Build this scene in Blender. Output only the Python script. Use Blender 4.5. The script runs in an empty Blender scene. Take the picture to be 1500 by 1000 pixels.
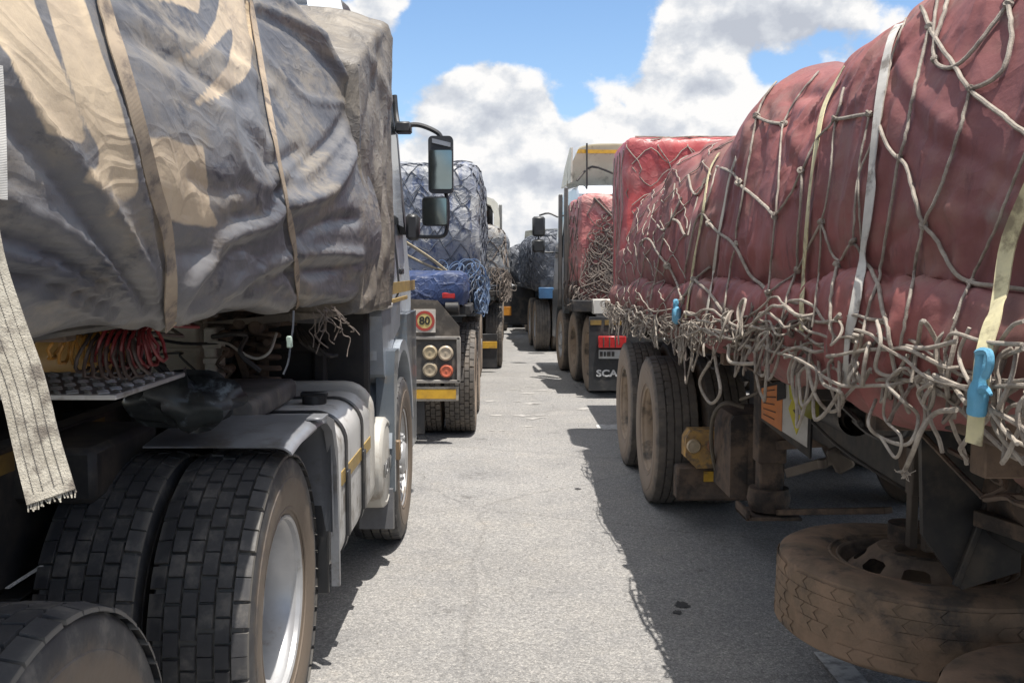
import bpy, math, random
import numpy as np
from mathutils import Vector, Matrix, Euler
from mathutils.bvhtree import BVHTree
PI = math.pi
random.seed(7)
S = bpy.context.scene
COL = S.collection

# ------------------------------------------------------------------ camera
F = 1380.0; CH = 1.65
cam_d = bpy.data.cameras.new('camera'); cam = bpy.data.objects.new('camera', cam_d); COL.objects.link(cam)
cam_d.sensor_width = 36; cam_d.lens = F/1500*36; cam_d.clip_start = .05; cam_d.clip_end = 6000
cam.location = (0, 0, CH)
cam.rotation_euler = (math.radians(90) - math.atan(105/F), 0, -math.atan(12/F))
S.camera = cam
S.render.resolution_x = 1024; S.render.resolution_y = 682
CR = cam.rotation_euler.to_matrix(); CRn = np.array(CR)
CAM = Vector((0, 0, CH))

# ------------------------------------------------------------------ light
SUNV = Vector((.15, -.17, 1)).normalized()
EXPO = 0.50
S.view_settings.view_transform = 'Standard'; S.view_settings.look = 'None'
S.view_settings.exposure = EXPO; S.view_settings.gamma = 1
sd = bpy.data.lights.new('sun', 'SUN'); sd.energy = 4.7; sd.angle = math.radians(.53); sd.color = (1, .955, .89)
sun = bpy.data.objects.new('sun', sd); COL.objects.link(sun)
sun.rotation_euler = SUNV.to_track_quat('Z', 'Y').to_euler(); sun.location = (0, 0, 30)

W = bpy.data.worlds.new('World'); S.world = W; W.use_nodes = True
def world():
    nt = W.node_tree; N = nt.nodes; L = nt.links; N.clear()
    out = N.new('ShaderNodeOutputWorld'); bg = N.new('ShaderNodeBackground')
    bg.inputs[1].default_value = .13
    sky = N.new('ShaderNodeTexSky'); sky.sky_type = 'NISHITA'; sky.sun_disc = False
    sky.sun_elevation = math.asin(SUNV.z); sky.sun_rotation = math.atan2(SUNV.x, SUNV.y)
    sky.air_density = 1.0; sky.dust_density = .4; sky.ozone_density = 2.5
    tc = N.new('ShaderNodeTexCoord')
    mp = N.new('ShaderNodeMapping'); mp.inputs['Scale'].default_value = (1, 1, 1.3); L.new(tc.outputs['Generated'], mp.inputs[0])
    def vadd(src, v):
        a = N.new('ShaderNodeVectorMath'); a.operation = 'ADD'; L.new(src, a.inputs[0]); a.inputs[1].default_value = v; return a.outputs[0]
    def noise(src, sc, det=9, rough=.56, lac=2.1, dist=0.0):
        n = N.new('ShaderNodeTexNoise'); n.noise_dimensions = '3D'; L.new(src, n.inputs['Vector'])
        n.inputs['Scale'].default_value = sc; n.inputs['Detail'].default_value = det; n.inputs['Roughness'].default_value = rough
        n.inputs['Lacunarity'].default_value = lac; n.inputs['Distortion'].default_value = dist
        return n.outputs['Fac']
    def m(op, a, b, clamp=False):
        n = N.new('ShaderNodeMath'); n.operation = op; n.use_clamp = clamp
        for i, v in enumerate((a, b)):
            if v is None: continue
            if isinstance(v, (int, float)): n.inputs[i].default_value = v
            else: L.new(v, n.inputs[i])
        return n.outputs[0]
    def blob(px, py, rx, k):        # gaussian in direction space round a photographed cloud
        d = (CR @ Vector(((px-750)/F, (500-py)/F, -1))).normalized(); d = Vector((d.x, d.y, d.z*1.3))
        s = N.new('ShaderNodeVectorMath'); s.operation = 'DISTANCE'; L.new(mp.outputs[0], s.inputs[0]); s.inputs[1].default_value = d
        q = m('DIVIDE', s.outputs['Value'], rx/F); q = m('MULTIPLY', q, q); q = m('MULTIPLY', q, -1.0)
        return m('MULTIPLY', m('EXPONENT', q, None), k)
    B0 = [(700, 130, 70, .17), (790, 190, 90, .12), (1000, 120, 80, .14), (1080, 160, 70, .12), (1150, 30, 120, .17), (1010, 110, 45, .08), (640, 50, 60, -.2), (820, 40, 70, -.26),
         (740, 20, 60, -.12), (1000, 75, 28, -.05), (1180, 108, 30, -.15), (1120, 95, 30, -.10), (840, 158, 30, -.22), (1020, 82, 30, -.10), (700, 240, 160, .12), (500, 60, 120, -.1), (935, 90, 40, -.04),
         (700, 12, 40, .10), (610, 90, 40, -.1), (900, 60, 40, -.16), (545, 20, 50, .2), (1060, 20, 90, .12)]
    bias = None
    for b in B0:
        o = blob(*b); bias = o if bias is None else m('ADD', bias, o)
    # lower sky is fuller
    sx = N.new('ShaderNodeSeparateXYZ'); L.new(tc.outputs['Generated'], sx.inputs[0])
    low = m('MULTIPLY', m('SUBTRACT', .30, sx.outputs['Z'], True), .55)
    bias = m('ADD', bias, low); bias = m('ADD', bias, m('MULTIPLY', m('SUBTRACT', sx.outputs['Z'], .42, True), .5))  # extra cloud overhead, out of view, added to whiten the ambient light
    p = mp.outputs[0]
    def dens(src):
        a = noise(src, 5.2, 12, .58); 
        v = N.new('ShaderNodeTexVoronoi'); v.feature = 'F1'; v.inputs['Scale'].default_value = 17; L.new(src, v.inputs['Vector'])
        v.inputs['Detail'].default_value = 1; v.inputs['Roughness'].default_value = .6
        return m('ADD', a, m('MULTIPLY', m('SUBTRACT', .5, v.outputs['Distance']), .13))
    d1 = dens(p); d2 = dens(vadd(p, (.006, -.004, .032)))
    cov = m('ADD', m('SUBTRACT', d1, .497), bias)
    mr = N.new('ShaderNodeMapRange'); mr.interpolation_type = 'SMOOTHSTEP'; L.new(cov, mr.inputs[0])
    mr.inputs[1].default_value = -.018; mr.inputs[2].default_value = .075; mask = mr.outputs[0]
    # shade: bright where there is little cloud above, grey in the thick base
    thick = m('MULTIPLY', m('SUBTRACT', cov, .05), .62)
    sh = m('SUBTRACT', m('ADD', .70, m('MULTIPLY', m('SUBTRACT', d1, d2), 4.4)), thick, True)
    cr = N.new('ShaderNodeValToRGB'); L.new(sh, cr.inputs[0]); e = cr.color_ramp.elements
    K = 1.0/(.13*2**EXPO)
    e[0].position = .2; e[0].color = (.54*K, .575*K, .65*K, 1)
    e[1].position = .86; e[1].color = (1.0*K, .99*K, .98*K, 1)
    x = e.new(.55); x.color = (.72*K, .75*K, .80*K, 1)
    hz = N.new('ShaderNodeMix'); hz.data_type = 'RGBA'; L.new(m('MULTIPLY', m('SUBTRACT', .26, sx.outputs['Z'], True), 1.2, True), hz.inputs[0])
    # the blue
    sc = N.new('ShaderNodeMix'); sc.data_type = 'RGBA'; sc.blend_type = 'MULTIPLY'; sc.inputs[0].default_value = 1
    L.new(sky.outputs[0], sc.inputs[6]); sc.inputs[7].default_value = (.88, .95, 1.0, 1)
    L.new(sc.outputs[2], hz.inputs[6]); hz.inputs[7].default_value = (.45*K, .60*K, .85*K, 1)
    mx = N.new('ShaderNodeMix'); mx.data_type = 'RGBA'; L.new(mask, mx.inputs[0])
    L.new(hz.outputs[2], mx.inputs[6]); L.new(cr.outputs[0], mx.inputs[7])
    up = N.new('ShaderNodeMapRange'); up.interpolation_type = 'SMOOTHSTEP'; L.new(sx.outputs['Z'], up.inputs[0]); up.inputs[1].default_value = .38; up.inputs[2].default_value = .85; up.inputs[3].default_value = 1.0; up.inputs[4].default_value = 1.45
    vm = N.new('ShaderNodeVectorMath'); vm.operation = 'SCALE'; L.new(mx.outputs[2], vm.inputs[0]); L.new(up.outputs[0], vm.inputs['Scale'])   # upper sky out of view, brightened with height to lift the ambient light
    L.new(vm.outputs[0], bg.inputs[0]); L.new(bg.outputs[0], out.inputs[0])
world()

# ------------------------------------------------------------------ helpers
def ray(px, py): return (CR @ Vector(((px-750)/F, (500-py)/F, -1))).normalized()
def P(px, py, Y):
    d = ray(px, py); return CAM + d*(Y/d.y)
def PX(px, py, X):
    d = ray(px, py); return CAM + d*(X/d.x)
def proj(A):                       # (...,3) array -> pixels
    D = (np.asarray(A, float) - np.array([0, 0, CH])) @ CRn
    z = np.minimum(D[..., 2], -.02)
    return 750 - F*D[..., 0]/z, 500 + F*D[..., 1]/z
def smooth(pts, k=6, closed=False):
    P_ = [Vector(p) for p in pts]; n = len(P_)
    if n < 3: return P_
    o = []
    rng = range(n) if closed else range(n-1)
    for i in rng:
        a = P_[(i-1) % n] if (closed or i > 0) else P_[0]*2-P_[1]
        b = P_[i]; c = P_[(i+1) % n]
        d = P_[(i+2) % n] if (closed or i < n-2) else P_[-1]*2-P_[-2]
        for j in range(k):
            t = j/k
            o.append(.5*((2*b)+(c-a)*t+(2*a-5*b+4*c-d)*t*t+(3*b-a-3*c+d)*t**3))
    if not closed: o.append(P_[-1])
    return o
def vn(x, y, seed=0.):
    ix = np.floor(x); iy = np.floor(y); fx = x-ix; fy = y-iy
    fx = fx*fx*(3-2*fx); fy = fy*fy*(3-2*fy)
    h = lambda a, b: np.modf(np.abs(np.sin(a*127.1+b*311.7+seed*74.7)*43758.5453))[0]
    return (h(ix, iy)*(1-fx)+h(ix+1, iy)*fx)*(1-fy)+(h(ix, iy+1)*(1-fx)+h(ix+1, iy+1)*fx)*fy
def fbm(x, y, seed=0., o=4):
    s = 0; a = .5
    for i in range(o): s = s+a*(vn(x, y, seed+i)-.5); x = x*2.03+3.1; y = y*2.03+1.7; a *= .5
    return s*2
def pdist(X, Y, poly):
    best = np.full(np.shape(X), 1e9)
    for (ax, ay), (bx, by) in zip(poly[:-1], poly[1:]):
        dx, dy = bx-ax, by-ay; l2 = dx*dx+dy*dy+1e-9
        t = np.clip(((X-ax)*dx+(Y-ay)*dy)/l2, 0, 1)
        best = np.minimum(best, np.hypot(X-ax-t*dx, Y-ay-t*dy))
    return best
def inpoly(X, Y, poly):
    r = np.zeros(np.shape(X), bool); n = len(poly)
    for i in range(n):
        x1, y1 = poly[i]; x2, y2 = poly[(i+1) % n]
        c = ((y1 > Y) != (y2 > Y)) & (X < (x2-x1)*(Y-y1)/((y2-y1) or 1e-9)+x1)
        r ^= c
    return r

class G:
    def __init__(s): s.v = []; s.f = []
    def add(s, v, f):
        o = len(s.v); s.v += [Vector(a) for a in v]; s.f += [tuple(i+o for i in q) for q in f]; return s
    def box(s, x0, x1, y0, y1, z0, z1, b=.004, M=None):
        if x0 > x1: x0, x1 = x1, x0
        if y0 > y1: y0, y1 = y1, y0
        if z0 > z1: z0, z1 = z1, z0
        c = Vector(((x0+x1)/2, (y0+y1)/2, (z0+z1)/2)); h = [(x1-x0)/2, (y1-y0)/2, (z1-z0)/2]
        b = min(b, min(h)*.9); v = []; ix = {}
        for sx in (-1, 1):
            for sy in (-1, 1):
                for sz in (-1, 1):
                    sg = (sx, sy, sz)
                    for a in range(3):
                        p = Vector([sg[k]*(h[k] if k == a else h[k]-b) for k in range(3)])+c
                        ix[(a,)+sg] = len(v); v.append(M @ p if M else p)
        f = []
        for a in range(3):
            o = [k for k in range(3) if k != a]
            for sa in (-1, 1):
                q = []
                for t in ((-1, -1), (1, -1), (1, 1), (-1, 1)):
                    g = [0]*3; g[a] = sa; g[o[0]], g[o[1]] = t; q.append(ix[(a,)+tuple(g)])
                f.append(tuple(q))
        for a in range(3):
            o = [k for k in range(3) if k != a]
            for s1 in (-1, 1):
                for s2 in (-1, 1):
                    q = []
                    for (ax, sa) in ((o[0], -1), (o[0], 1), (o[1], 1), (o[1], -1)):
                        g = [0]*3; g[o[0]] = s1; g[o[1]] = s2; g[a] = sa; q.append(ix[(ax,)+tuple(g)])
                    f.append(tuple(q))
        for sx in (-1, 1):
            for sy in (-1, 1):
                for sz in (-1, 1): f.append(tuple(ix[(a, sx, sy, sz)] for a in range(3)))
        return s.add(v, f)
    def obox(s, a, b, w, h, bev=.003, up=(0, 0, 1)):   # bar from a to b
        a = Vector(a); b = Vector(b); d = b-a; L_ = d.length; d.normalize()
        u = Vector(up); sd_ = d.cross(u)
        if sd_.length < 1e-3: sd_ = d.cross(Vector((1, 0, 0)))
        sd_.normalize(); u = sd_.cross(d)
        M = Matrix((sd_, d, u)).transposed().to_4x4(); M.translation = a
        return s.box(-w/2, w/2, 0, L_, -h/2, h/2, bev, M)
    def tube(s, pts, r, n=6, closed=False, caps=True):
        pts = [Vector(p) for p in pts]; m_ = len(pts)
        if m_ < 2: return s
        v = []; up = None
        for i, p in enumerate(pts):
            a = pts[i-1] if (i > 0 or closed) else p; b = pts[(i+1) % m_] if (i < m_-1 or closed) else p
            t = (b-a)
            if t.length < 1e-7: t = Vector((0, 0, 1))
            t.normalize()
            if up is None: up = t.orthogonal().normalized()
            up = up-t*up.dot(t)
            if up.length < 1e-5: up = t.orthogonal()
            up.normalize(); w = t.cross(up)
            rr = r[i] if isinstance(r, (list, tuple)) else r
            for k in range(n):
                an = 2*PI*k/n; v.append(p+(up*math.cos(an)+w*math.sin(an))*rr)
        f = []
        for i in range(m_ if closed else m_-1):
            j = (i+1) % m_
            for k in range(n): f.append((i*n+k, i*n+(k+1) % n, j*n+(k+1) % n, j*n+k))
        if caps and not closed: f += [tuple(range(n))[::-1], tuple(range((m_-1)*n, m_*n))]
        return s.add(v, f)
    def lathe(s, prof, M=None, seg=48, a0=0, a1=2*PI):  # prof: (x along axis, r), axis X
        full = abs(a1-a0-2*PI) < 1e-6; v = []; k = len(prof); ns = seg if full else seg+1
        for i in range(ns):
            a = a0+(a1-a0)*i/seg
            for x, r in prof:
                p = Vector((x, r*math.cos(a), r*math.sin(a))); v.append(M @ p if M else p)
        f = []
        for i in range(seg):
            j = (i+1) % ns
            for q in range(k-1): f.append((i*k+q, i*k+q+1, j*k+q+1, j*k+q))
        return s.add(v, f)
    def prism(s, poly, fn, d0, d1):                     # poly in 2-D, fn(a,b,d)->xyz
        n = len(poly); v = [fn(a, b, d0) for a, b in poly]+[fn(a, b, d1) for a, b in poly]
        f = [tuple(range(n)), tuple(range(n, 2*n))[::-1]]+[(i, (i+1) % n, (i+1) % n+n, i+n) for i in range(n)]
        return s.add(v, f)
    def ribbon(s, pts, nrm, w, th=.002):
        m_ = len(pts); v = []
        for i, p in enumerate(pts):
            t = (pts[min(i+1, m_-1)]-pts[max(i-1, 0)])
            if t.length < 1e-7: t = Vector((0, 0, 1))
            t.normalize(); n = Vector(nrm[i]); n = n-t*n.dot(t); n.normalize(); sd_ = t.cross(n)*w/2
            v += [p-sd_, p+sd_, p+sd_+n*th, p-sd_+n*th]
        f = []
        for i in range(m_-1):
            for k in range(4): f.append((i*4+k, i*4+(k+1) % 4, i*4+4+(k+1) % 4, i*4+4+k))
        f += [(3, 2, 1, 0), tuple(range((m_-1)*4, m_*4))]
        return s.add(v, f)
    def grid(s, A):
        A = np.asarray(A); a, b = A.shape[:2]
        return s.add([Vector(p) for p in A.reshape(-1, 3)], [(i*b+j, i*b+j+1, (i+1)*b+j+1, (i+1)*b+j) for i in range(a-1) for j in range(b-1)])

WM = {}
def tagit(o, label, cat, group):
    o['label'] = label; o['category'] = cat
    if group: o['group'] = group
def mk(name, g, mat, fix=True, ang=38):
    me = bpy.data.meshes.new(name)
    me.from_pydata([tuple(v) for v in g.v], [], g.f)
    if fix:
        import bmesh
        b = bmesh.new(); b.from_mesh(me); bmesh.ops.recalc_face_normals(b, faces=b.faces); b.to_mesh(me); b.free()
    me.shade_smooth()
    try: me.set_sharp_from_angle(angle=math.radians(ang))
    except Exception: pass
    me.materials.append(mat)
    return me
def thing(name, label, cat, loc, rotz=0, group=None):
    o = bpy.data.objects.new(name, None); COL.objects.link(o); o.empty_display_size = .2
    o.location = loc; o.rotation_euler = (0, 0, rotz); tagit(o, label, cat, group)
    WM[o.name] = Matrix.LocRotScale(Vector(loc), Euler((0, 0, rotz)), None); return o
def part(name, g, mat, parent, label=None, local=False, fix=True, ang=38):
    if not local:
        I = WM[parent.name].inverted()
        for i, v in enumerate(g.v): g.v[i] = I @ v
    o = bpy.data.objects.new(name, mk(name, g, mat, fix, ang)); COL.objects.link(o); o.parent = parent
    if label: o['label'] = label
    WM[o.name] = WM[parent.name].copy(); return o
def solo(name, g, mat, label, cat, org, group=None, fix=True, ang=38):
    org = Vector(org)
    for i, v in enumerate(g.v): g.v[i] = v-org
    o = bpy.data.objects.new(name, mk(name, g, mat, fix, ang)); COL.objects.link(o); o.location = org
    tagit(o, label, cat, group); WM[o.name] = Matrix.Translation(org); return o
def struct(name, g, mat, kind='structure', fix=False):
    o = bpy.data.objects.new(name, mk(name, g, mat, fix)); COL.objects.link(o); o['kind'] = kind; return o
def text_g(txt, size, M, depth=.002, bold=.0):
    c = bpy.data.curves.new('lettering', 'FONT'); c.body = txt; c.size = size; c.extrude = depth; c.offset = bold
    c.align_x = 'CENTER'; c.align_y = 'CENTER'; c.resolution_u = 3
    o = bpy.data.objects.new('lettering', c); COL.objects.link(o)
    bpy.context.view_layer.update()
    me = bpy.data.meshes.new_from_object(o)
    g = G(); g.add([M @ v.co for v in me.vertices], [tuple(p.vertices) for p in me.polygons])
    bpy.data.objects.remove(o); bpy.data.curves.remove(c); bpy.data.meshes.remove(me); return g

# ------------------------------------------------------------------ materials
def mat(name, c1, c2=None, rough=.6, metal=0., ns=6., bump=.0, bs=60., c3=None, s3=2., t3=.55, coat=0., rv=.12, stretch=None, spec=.5, attr=None, cattr=None, streak=None, radial=None, crease=None, groove=None):
    m = bpy.data.materials.new(name); m.use_nodes = True; nt = m.node_tree; N = nt.nodes; L = nt.links
    b = N['Principled BSDF']; b.inputs['Metallic'].default_value = metal; b.inputs['Specular IOR Level'].default_value = spec
    if coat: b.inputs['Coat Weight'].default_value = coat; b.inputs['Coat Roughness'].default_value = .12
    tc = N.new('ShaderNodeTexCoord'); src = tc.outputs['Object']
    if stretch:
        mp = N.new('ShaderNodeMapping'); mp.inputs['Scale'].default_value = stretch; L.new(src, mp.inputs[0]); src2 = mp.outputs[0]
    else: src2 = src
    def nz(sc, det=6, s=src2, r=.6):
        n = N.new('ShaderNodeTexNoise'); n.inputs['Scale'].default_value = sc; n.inputs['Detail'].default_value = det
        n.inputs['Roughness'].default_value = r; L.new(s, n.inputs['Vector']); return n.outputs['Fac']
    def mix(f, a, b_, lo=.35, hi=.65):
        r = N.new('ShaderNodeMapRange'); r.interpolation_type = 'SMOOTHSTEP'; L.new(f, r.inputs[0]); r.inputs[1].default_value = lo; r.inputs[2].default_value = hi
        x = N.new('ShaderNodeMix'); x.data_type = 'RGBA'; L.new(r.outputs[0], x.inputs[0])
        for i, v in ((6, a), (7, b_)):
            if isinstance(v, tuple): x.inputs[i].default_value = v+(1,)
            else: L.new(v, x.inputs[i])
        return x.outputs[2]
    n1 = nz(ns); c2 = c2 or tuple(v*.75 for v in c1)
    col = mix(n1, c1, c2)
    if c3: col = mix(nz(s3, 8, src2, .65), col, c3, t3-.07, t3+.12)
    if streak: 
        mp2 = N.new('ShaderNodeMapping'); mp2.inputs['Scale'].default_value = streak[1]; L.new(src, mp2.inputs[0])
        col = mix(nz(streak[2], 7, mp2.outputs[0], .7), col, streak[0], streak[3], streak[3]+.16)
    if radial:
        sp = N.new('ShaderNodeSeparateXYZ'); L.new(src, sp.inputs[0]); cb = N.new('ShaderNodeCombineXYZ'); L.new(sp.outputs['Y'], cb.inputs[1]); L.new(sp.outputs['Z'], cb.inputs[2])
        ln_ = N.new('ShaderNodeVectorMath'); ln_.operation = 'LENGTH'; L.new(cb.outputs[0], ln_.inputs[0])
        ad2 = N.new('ShaderNodeMath'); ad2.operation = 'MULTIPLY_ADD'; L.new(nz(14, 6, src, .7), ad2.inputs[0]); ad2.inputs[1].default_value = .11; L.new(ln_.outputs['Value'], ad2.inputs[2])
        col = mix(ad2.outputs[0], radial[0], col, radial[1], radial[2])
    if attr:
        a = N.new('ShaderNodeAttribute'); a.attribute_name = attr[0]
        nn = nz(18, 6, src2, .7); mm = N.new('ShaderNodeMath'); mm.operation = 'MULTIPLY_ADD'; L.new(nn, mm.inputs[0]); mm.inputs[1].default_value = .36; 
        ad = N.new('ShaderNodeMath'); ad.operation = 'SUBTRACT'; L.new(a.outputs['Fac'], ad.inputs[0]); ad.inputs[1].default_value = .16; L.new(ad.outputs[0], mm.inputs[2])
        pc = mix(nz(5), attr[1], attr[2])
        col = mix(mm.outputs[0], col, pc, .38, .62)
    L.new(col, b.inputs['Base Color'])
    rr = N.new('ShaderNodeMapRange'); L.new(nz(ns*2.3), rr.inputs[0]); rr.inputs[3].default_value = max(.03, rough-rv); rr.inputs[4].default_value = min(1, rough+rv)
    L.new(rr.outputs[0], b.inputs['Roughness'])
    if groove:
        mr_ = N.new('ShaderNodeMath'); mr_.operation = 'SUBTRACT'; L.new(ln_.outputs['Value'], mr_.inputs[0]); mr_.inputs[1].default_value = groove[1]
        ab = N.new('ShaderNodeMath'); ab.operation = 'ABSOLUTE'; L.new(mr_.outputs[0], ab.inputs[0]); col = mix(ab.outputs[0], groove[0], col, .003, groove[2]); L.new(col, b.inputs['Base Color'])
    if crease:
        ds = N.new('ShaderNodeTexNoise'); ds.inputs['Scale'].default_value = crease[0]*.5; ds.inputs['Detail'].default_value = 2; L.new(src, ds.inputs['Vector'])
        vm_ = N.new('ShaderNodeVectorMath'); vm_.operation = 'MULTIPLY_ADD'; L.new(ds.outputs['Color'], vm_.inputs[0]); vm_.inputs[1].default_value = (.25,)*3; L.new(src2 if len(crease) > 2 else src, vm_.inputs[2])
        hs = None
        for sc_, wt in ((1, 1.), (2.7, .45)):
            vo = N.new('ShaderNodeTexVoronoi'); vo.feature = 'DISTANCE_TO_EDGE'; vo.inputs['Scale'].default_value = crease[0]*sc_; L.new(vm_.outputs[0], vo.inputs['Vector'])
            q_ = N.new('ShaderNodeMath'); q_.operation = 'MINIMUM'; L.new(vo.outputs['Distance'], q_.inputs[0]); q_.inputs[1].default_value = .16
            n2_ = N.new('ShaderNodeMath'); n2_.operation = 'MULTIPLY'; L.new(q_.outputs[0], n2_.inputs[0]); n2_.inputs[1].default_value = -6*wt
            if hs is None: hs = n2_.outputs[0]
            else:
                a_ = N.new('ShaderNodeMath'); a_.operation = 'ADD'; L.new(hs, a_.inputs[0]); L.new(n2_.outputs[0], a_.inputs[1]); hs = a_.outputs[0]
        # creases come and go
        fd = N.new('ShaderNodeMath'); fd.operation = 'MULTIPLY'; L.new(hs, fd.inputs[0]); L.new(nz(crease[0]*.6, 3, src), fd.inputs[1])
        nb = N.new('ShaderNodeMath'); nb.operation = 'MULTIPLY_ADD'; L.new(nz(bs, 5, src), nb.inputs[0]); nb.inputs[1].default_value = bump/crease[1]; L.new(fd.outputs[0], nb.inputs[2])
        bp = N.new('ShaderNodeBump'); bp.inputs['Strength'].default_value = 1; bp.inputs['Distance'].default_value = crease[1]
        L.new(nb.outputs[0], bp.inputs['Height']); L.new(bp.outputs[0], b.inputs['Normal'])
    elif bump:
        bp = N.new('ShaderNodeBump'); bp.inputs['Strength'].default_value = 1; bp.inputs['Distance'].default_value = bump
        L.new(nz(bs, 5), bp.inputs['Height']); L.new(bp.outputs[0], b.inputs['Normal'])
    return m
DUST = (.21, .16, .12)
RUB = mat('rubber_black', (.048, .047, .05), (.075, .073, .073), .62, ns=9, bump=.0012, bs=45, c3=(.15, .138, .125), s3=9, t3=.58, radial=((.16, .125, .095), .45, .52), groove=((.15, .14, .125), .5045, .010))
RUBS = mat('rubber_sidewall_dusty', (.05, .049, .05), (.085, .078, .07), .7, ns=7, bump=.001, bs=60, c3=(.15, .125, .10), s3=4, t3=.5)
RUBD = mat('rubber_dusty_brown', (.30, .205, .14), (.20, .145, .10), .88, ns=7, bump=.003, bs=60, c3=(.085, .072, .062), s3=6, t3=.56)
RUBG = mat('rubber_grey_road_dust', (.13, .115, .10), (.085, .078, .072), .8, ns=6, bump=.0015, bs=50, c3=(.17, .145, .12), s3=4, t3=.52, radial=((.27, .21, .16), .50, .57))
SILV = mat('rim_silver_paint', (.50, .50, .50), (.38, .38, .39), .38, .35, ns=4, c3=(.24, .21, .17), s3=9, t3=.62)
RIMD = mat('rim_dusty', (.38, .29, .21), (.28, .215, .155), .8, .0, ns=6, c3=(.10, .085, .07), s3=6)
BLK = mat('chassis_black', (.022, .022, .024), (.04, .037, .034), .6, ns=8, bump=.0008, c3=(.075, .062, .05), s3=4, t3=.55)
BLKB = mat('chassis_brown_dust', (.17, .118, .083), (.095, .07, .055), .85, ns=8, bump=.002, c3=(.035, .03, .028), s3=5, t3=.52)
PLAST = mat('black_plastic', (.025, .026, .028), (.035, .035, .037), .45, ns=8, c3=(.07, .065, .06), s3=5, t3=.6)
CABW = mat('cab_white_silver_paint', (.52, .55, .58), (.46, .49, .52), .3, .15, ns=2, coat=.5, c3=(.36, .34, .31), s3=4, t3=.62)
CABG = mat('cab_grey_blue_paint', (.17, .195, .22), (.13, .15, .17), .36, .3, ns=3, coat=.4, c3=(.20, .18, .155), s3=6, t3=.6)
CREAM = mat('cream_white_paint', (.56, .54, .49), (.47, .45, .41), .45, ns=3, c3=(.32, .28, .23), s3=7, t3=.6, bump=.0003, bs=30)
TANK = mat('tank_grey_white_paint', (.62, .615, .60), (.52, .515, .50), .42, .2, ns=2.5, c3=(.26, .235, .205), s3=6, t3=.57, streak=((.22, .19, .16), (8, 8, .8), 4, .6))
FEND = mat('fender_grey_metal', (.30, .31, .33), (.22, .225, .24), .38, .35, ns=3, c3=(.15, .14, .13), s3=5, t3=.56)
YEL = mat('reflective_yellow', (.62, .36, .035), (.5, .28, .03), .45, ns=10, c3=(.26, .17, .06), s3=9, t3=.6)
YELO = mat('reflective_yellow_faded', (.40, .27, .08), (.30, .21, .08), .5, ns=10)
DKYEL = mat('stripe_dull_ochre', (.22, .14, .035), (.14, .09, .03), .7, ns=8)
GLASS = mat('dark_window_glass', (.02, .024, .026), (.03, .034, .036), .08, 0, ns=3, rv=.04)
MIRR = mat('mirror_glass', (.26, .31, .31), (.20, .24, .24), .05, 1, ns=2, rv=.03)
ROPE = mat('rope_grey', (.38, .335, .28), (.25, .215, .18), .85, ns=30, bump=.002, bs=260, c3=(.15, .12, .10), s3=6, t3=.58)
ROPED = mat('rope_dirty', (.22, .18, .15), (.14, .115, .10), .9, ns=30, bump=.002, bs=260)
ROPEB = mat('rope_blue', (.08, .14, .27), (.18, .23, .30), .85, ns=20)
ROPEG = mat('rope_dark_grey', (.10, .11, .13), (.07, .075, .09), .85, ns=20)
ROPEY = mat('rope_straw', (.40, .33, .20), (.28, .23, .15), .85, ns=25)
RED = (.60, .10, .085)
def webbing(name, c1, c2, stain, bump=.0004):
    m = mat(name, c1, c2, .85, ns=14, c3=stain, s3=16, t3=.56)
    nt = m.node_tree; N = nt.nodes; L = nt.links; b = N['Principled BSDF']
    tc = N.new('ShaderNodeTexCoord'); w = N.new('ShaderNodeTexWave'); w.bands_direction = 'Z'; w.inputs['Scale'].default_value = 160; w.inputs['Distortion'].default_value = 1.2
    L.new(tc.outputs['Object'], w.inputs['Vector']); bp = N.new('ShaderNodeBump'); bp.inputs['Distance'].default_value = bump; bp.inputs['Strength'].default_value = 1
    L.new(w.outputs['Fac'], bp.inputs['Height']); L.new(bp.outputs[0], b.inputs['Normal']); return m
WEBW = webbing('strap_off_white', (.60, .56, .47), (.50, .46, .39), (.28, .24, .20))
WEBG = webbing('strap_grey', (.58, .56, .52), (.46, .44, .41), (.19, .17, .15))
WEBY = webbing('strap_yellowish', (.66, .60, .36), (.54, .49, .31), (.26, .22, .14))
WEBT = webbing('strap_tan', (.42, .33, .235), (.33, .26, .19), (.16, .13, .11))
TAPE = mat('blue_tape', (.10, .32, .48), (.15, .38, .54), .6, ns=12, bump=.003, bs=60, c3=(.30, .40, .45), s3=12, t3=.62)

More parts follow.
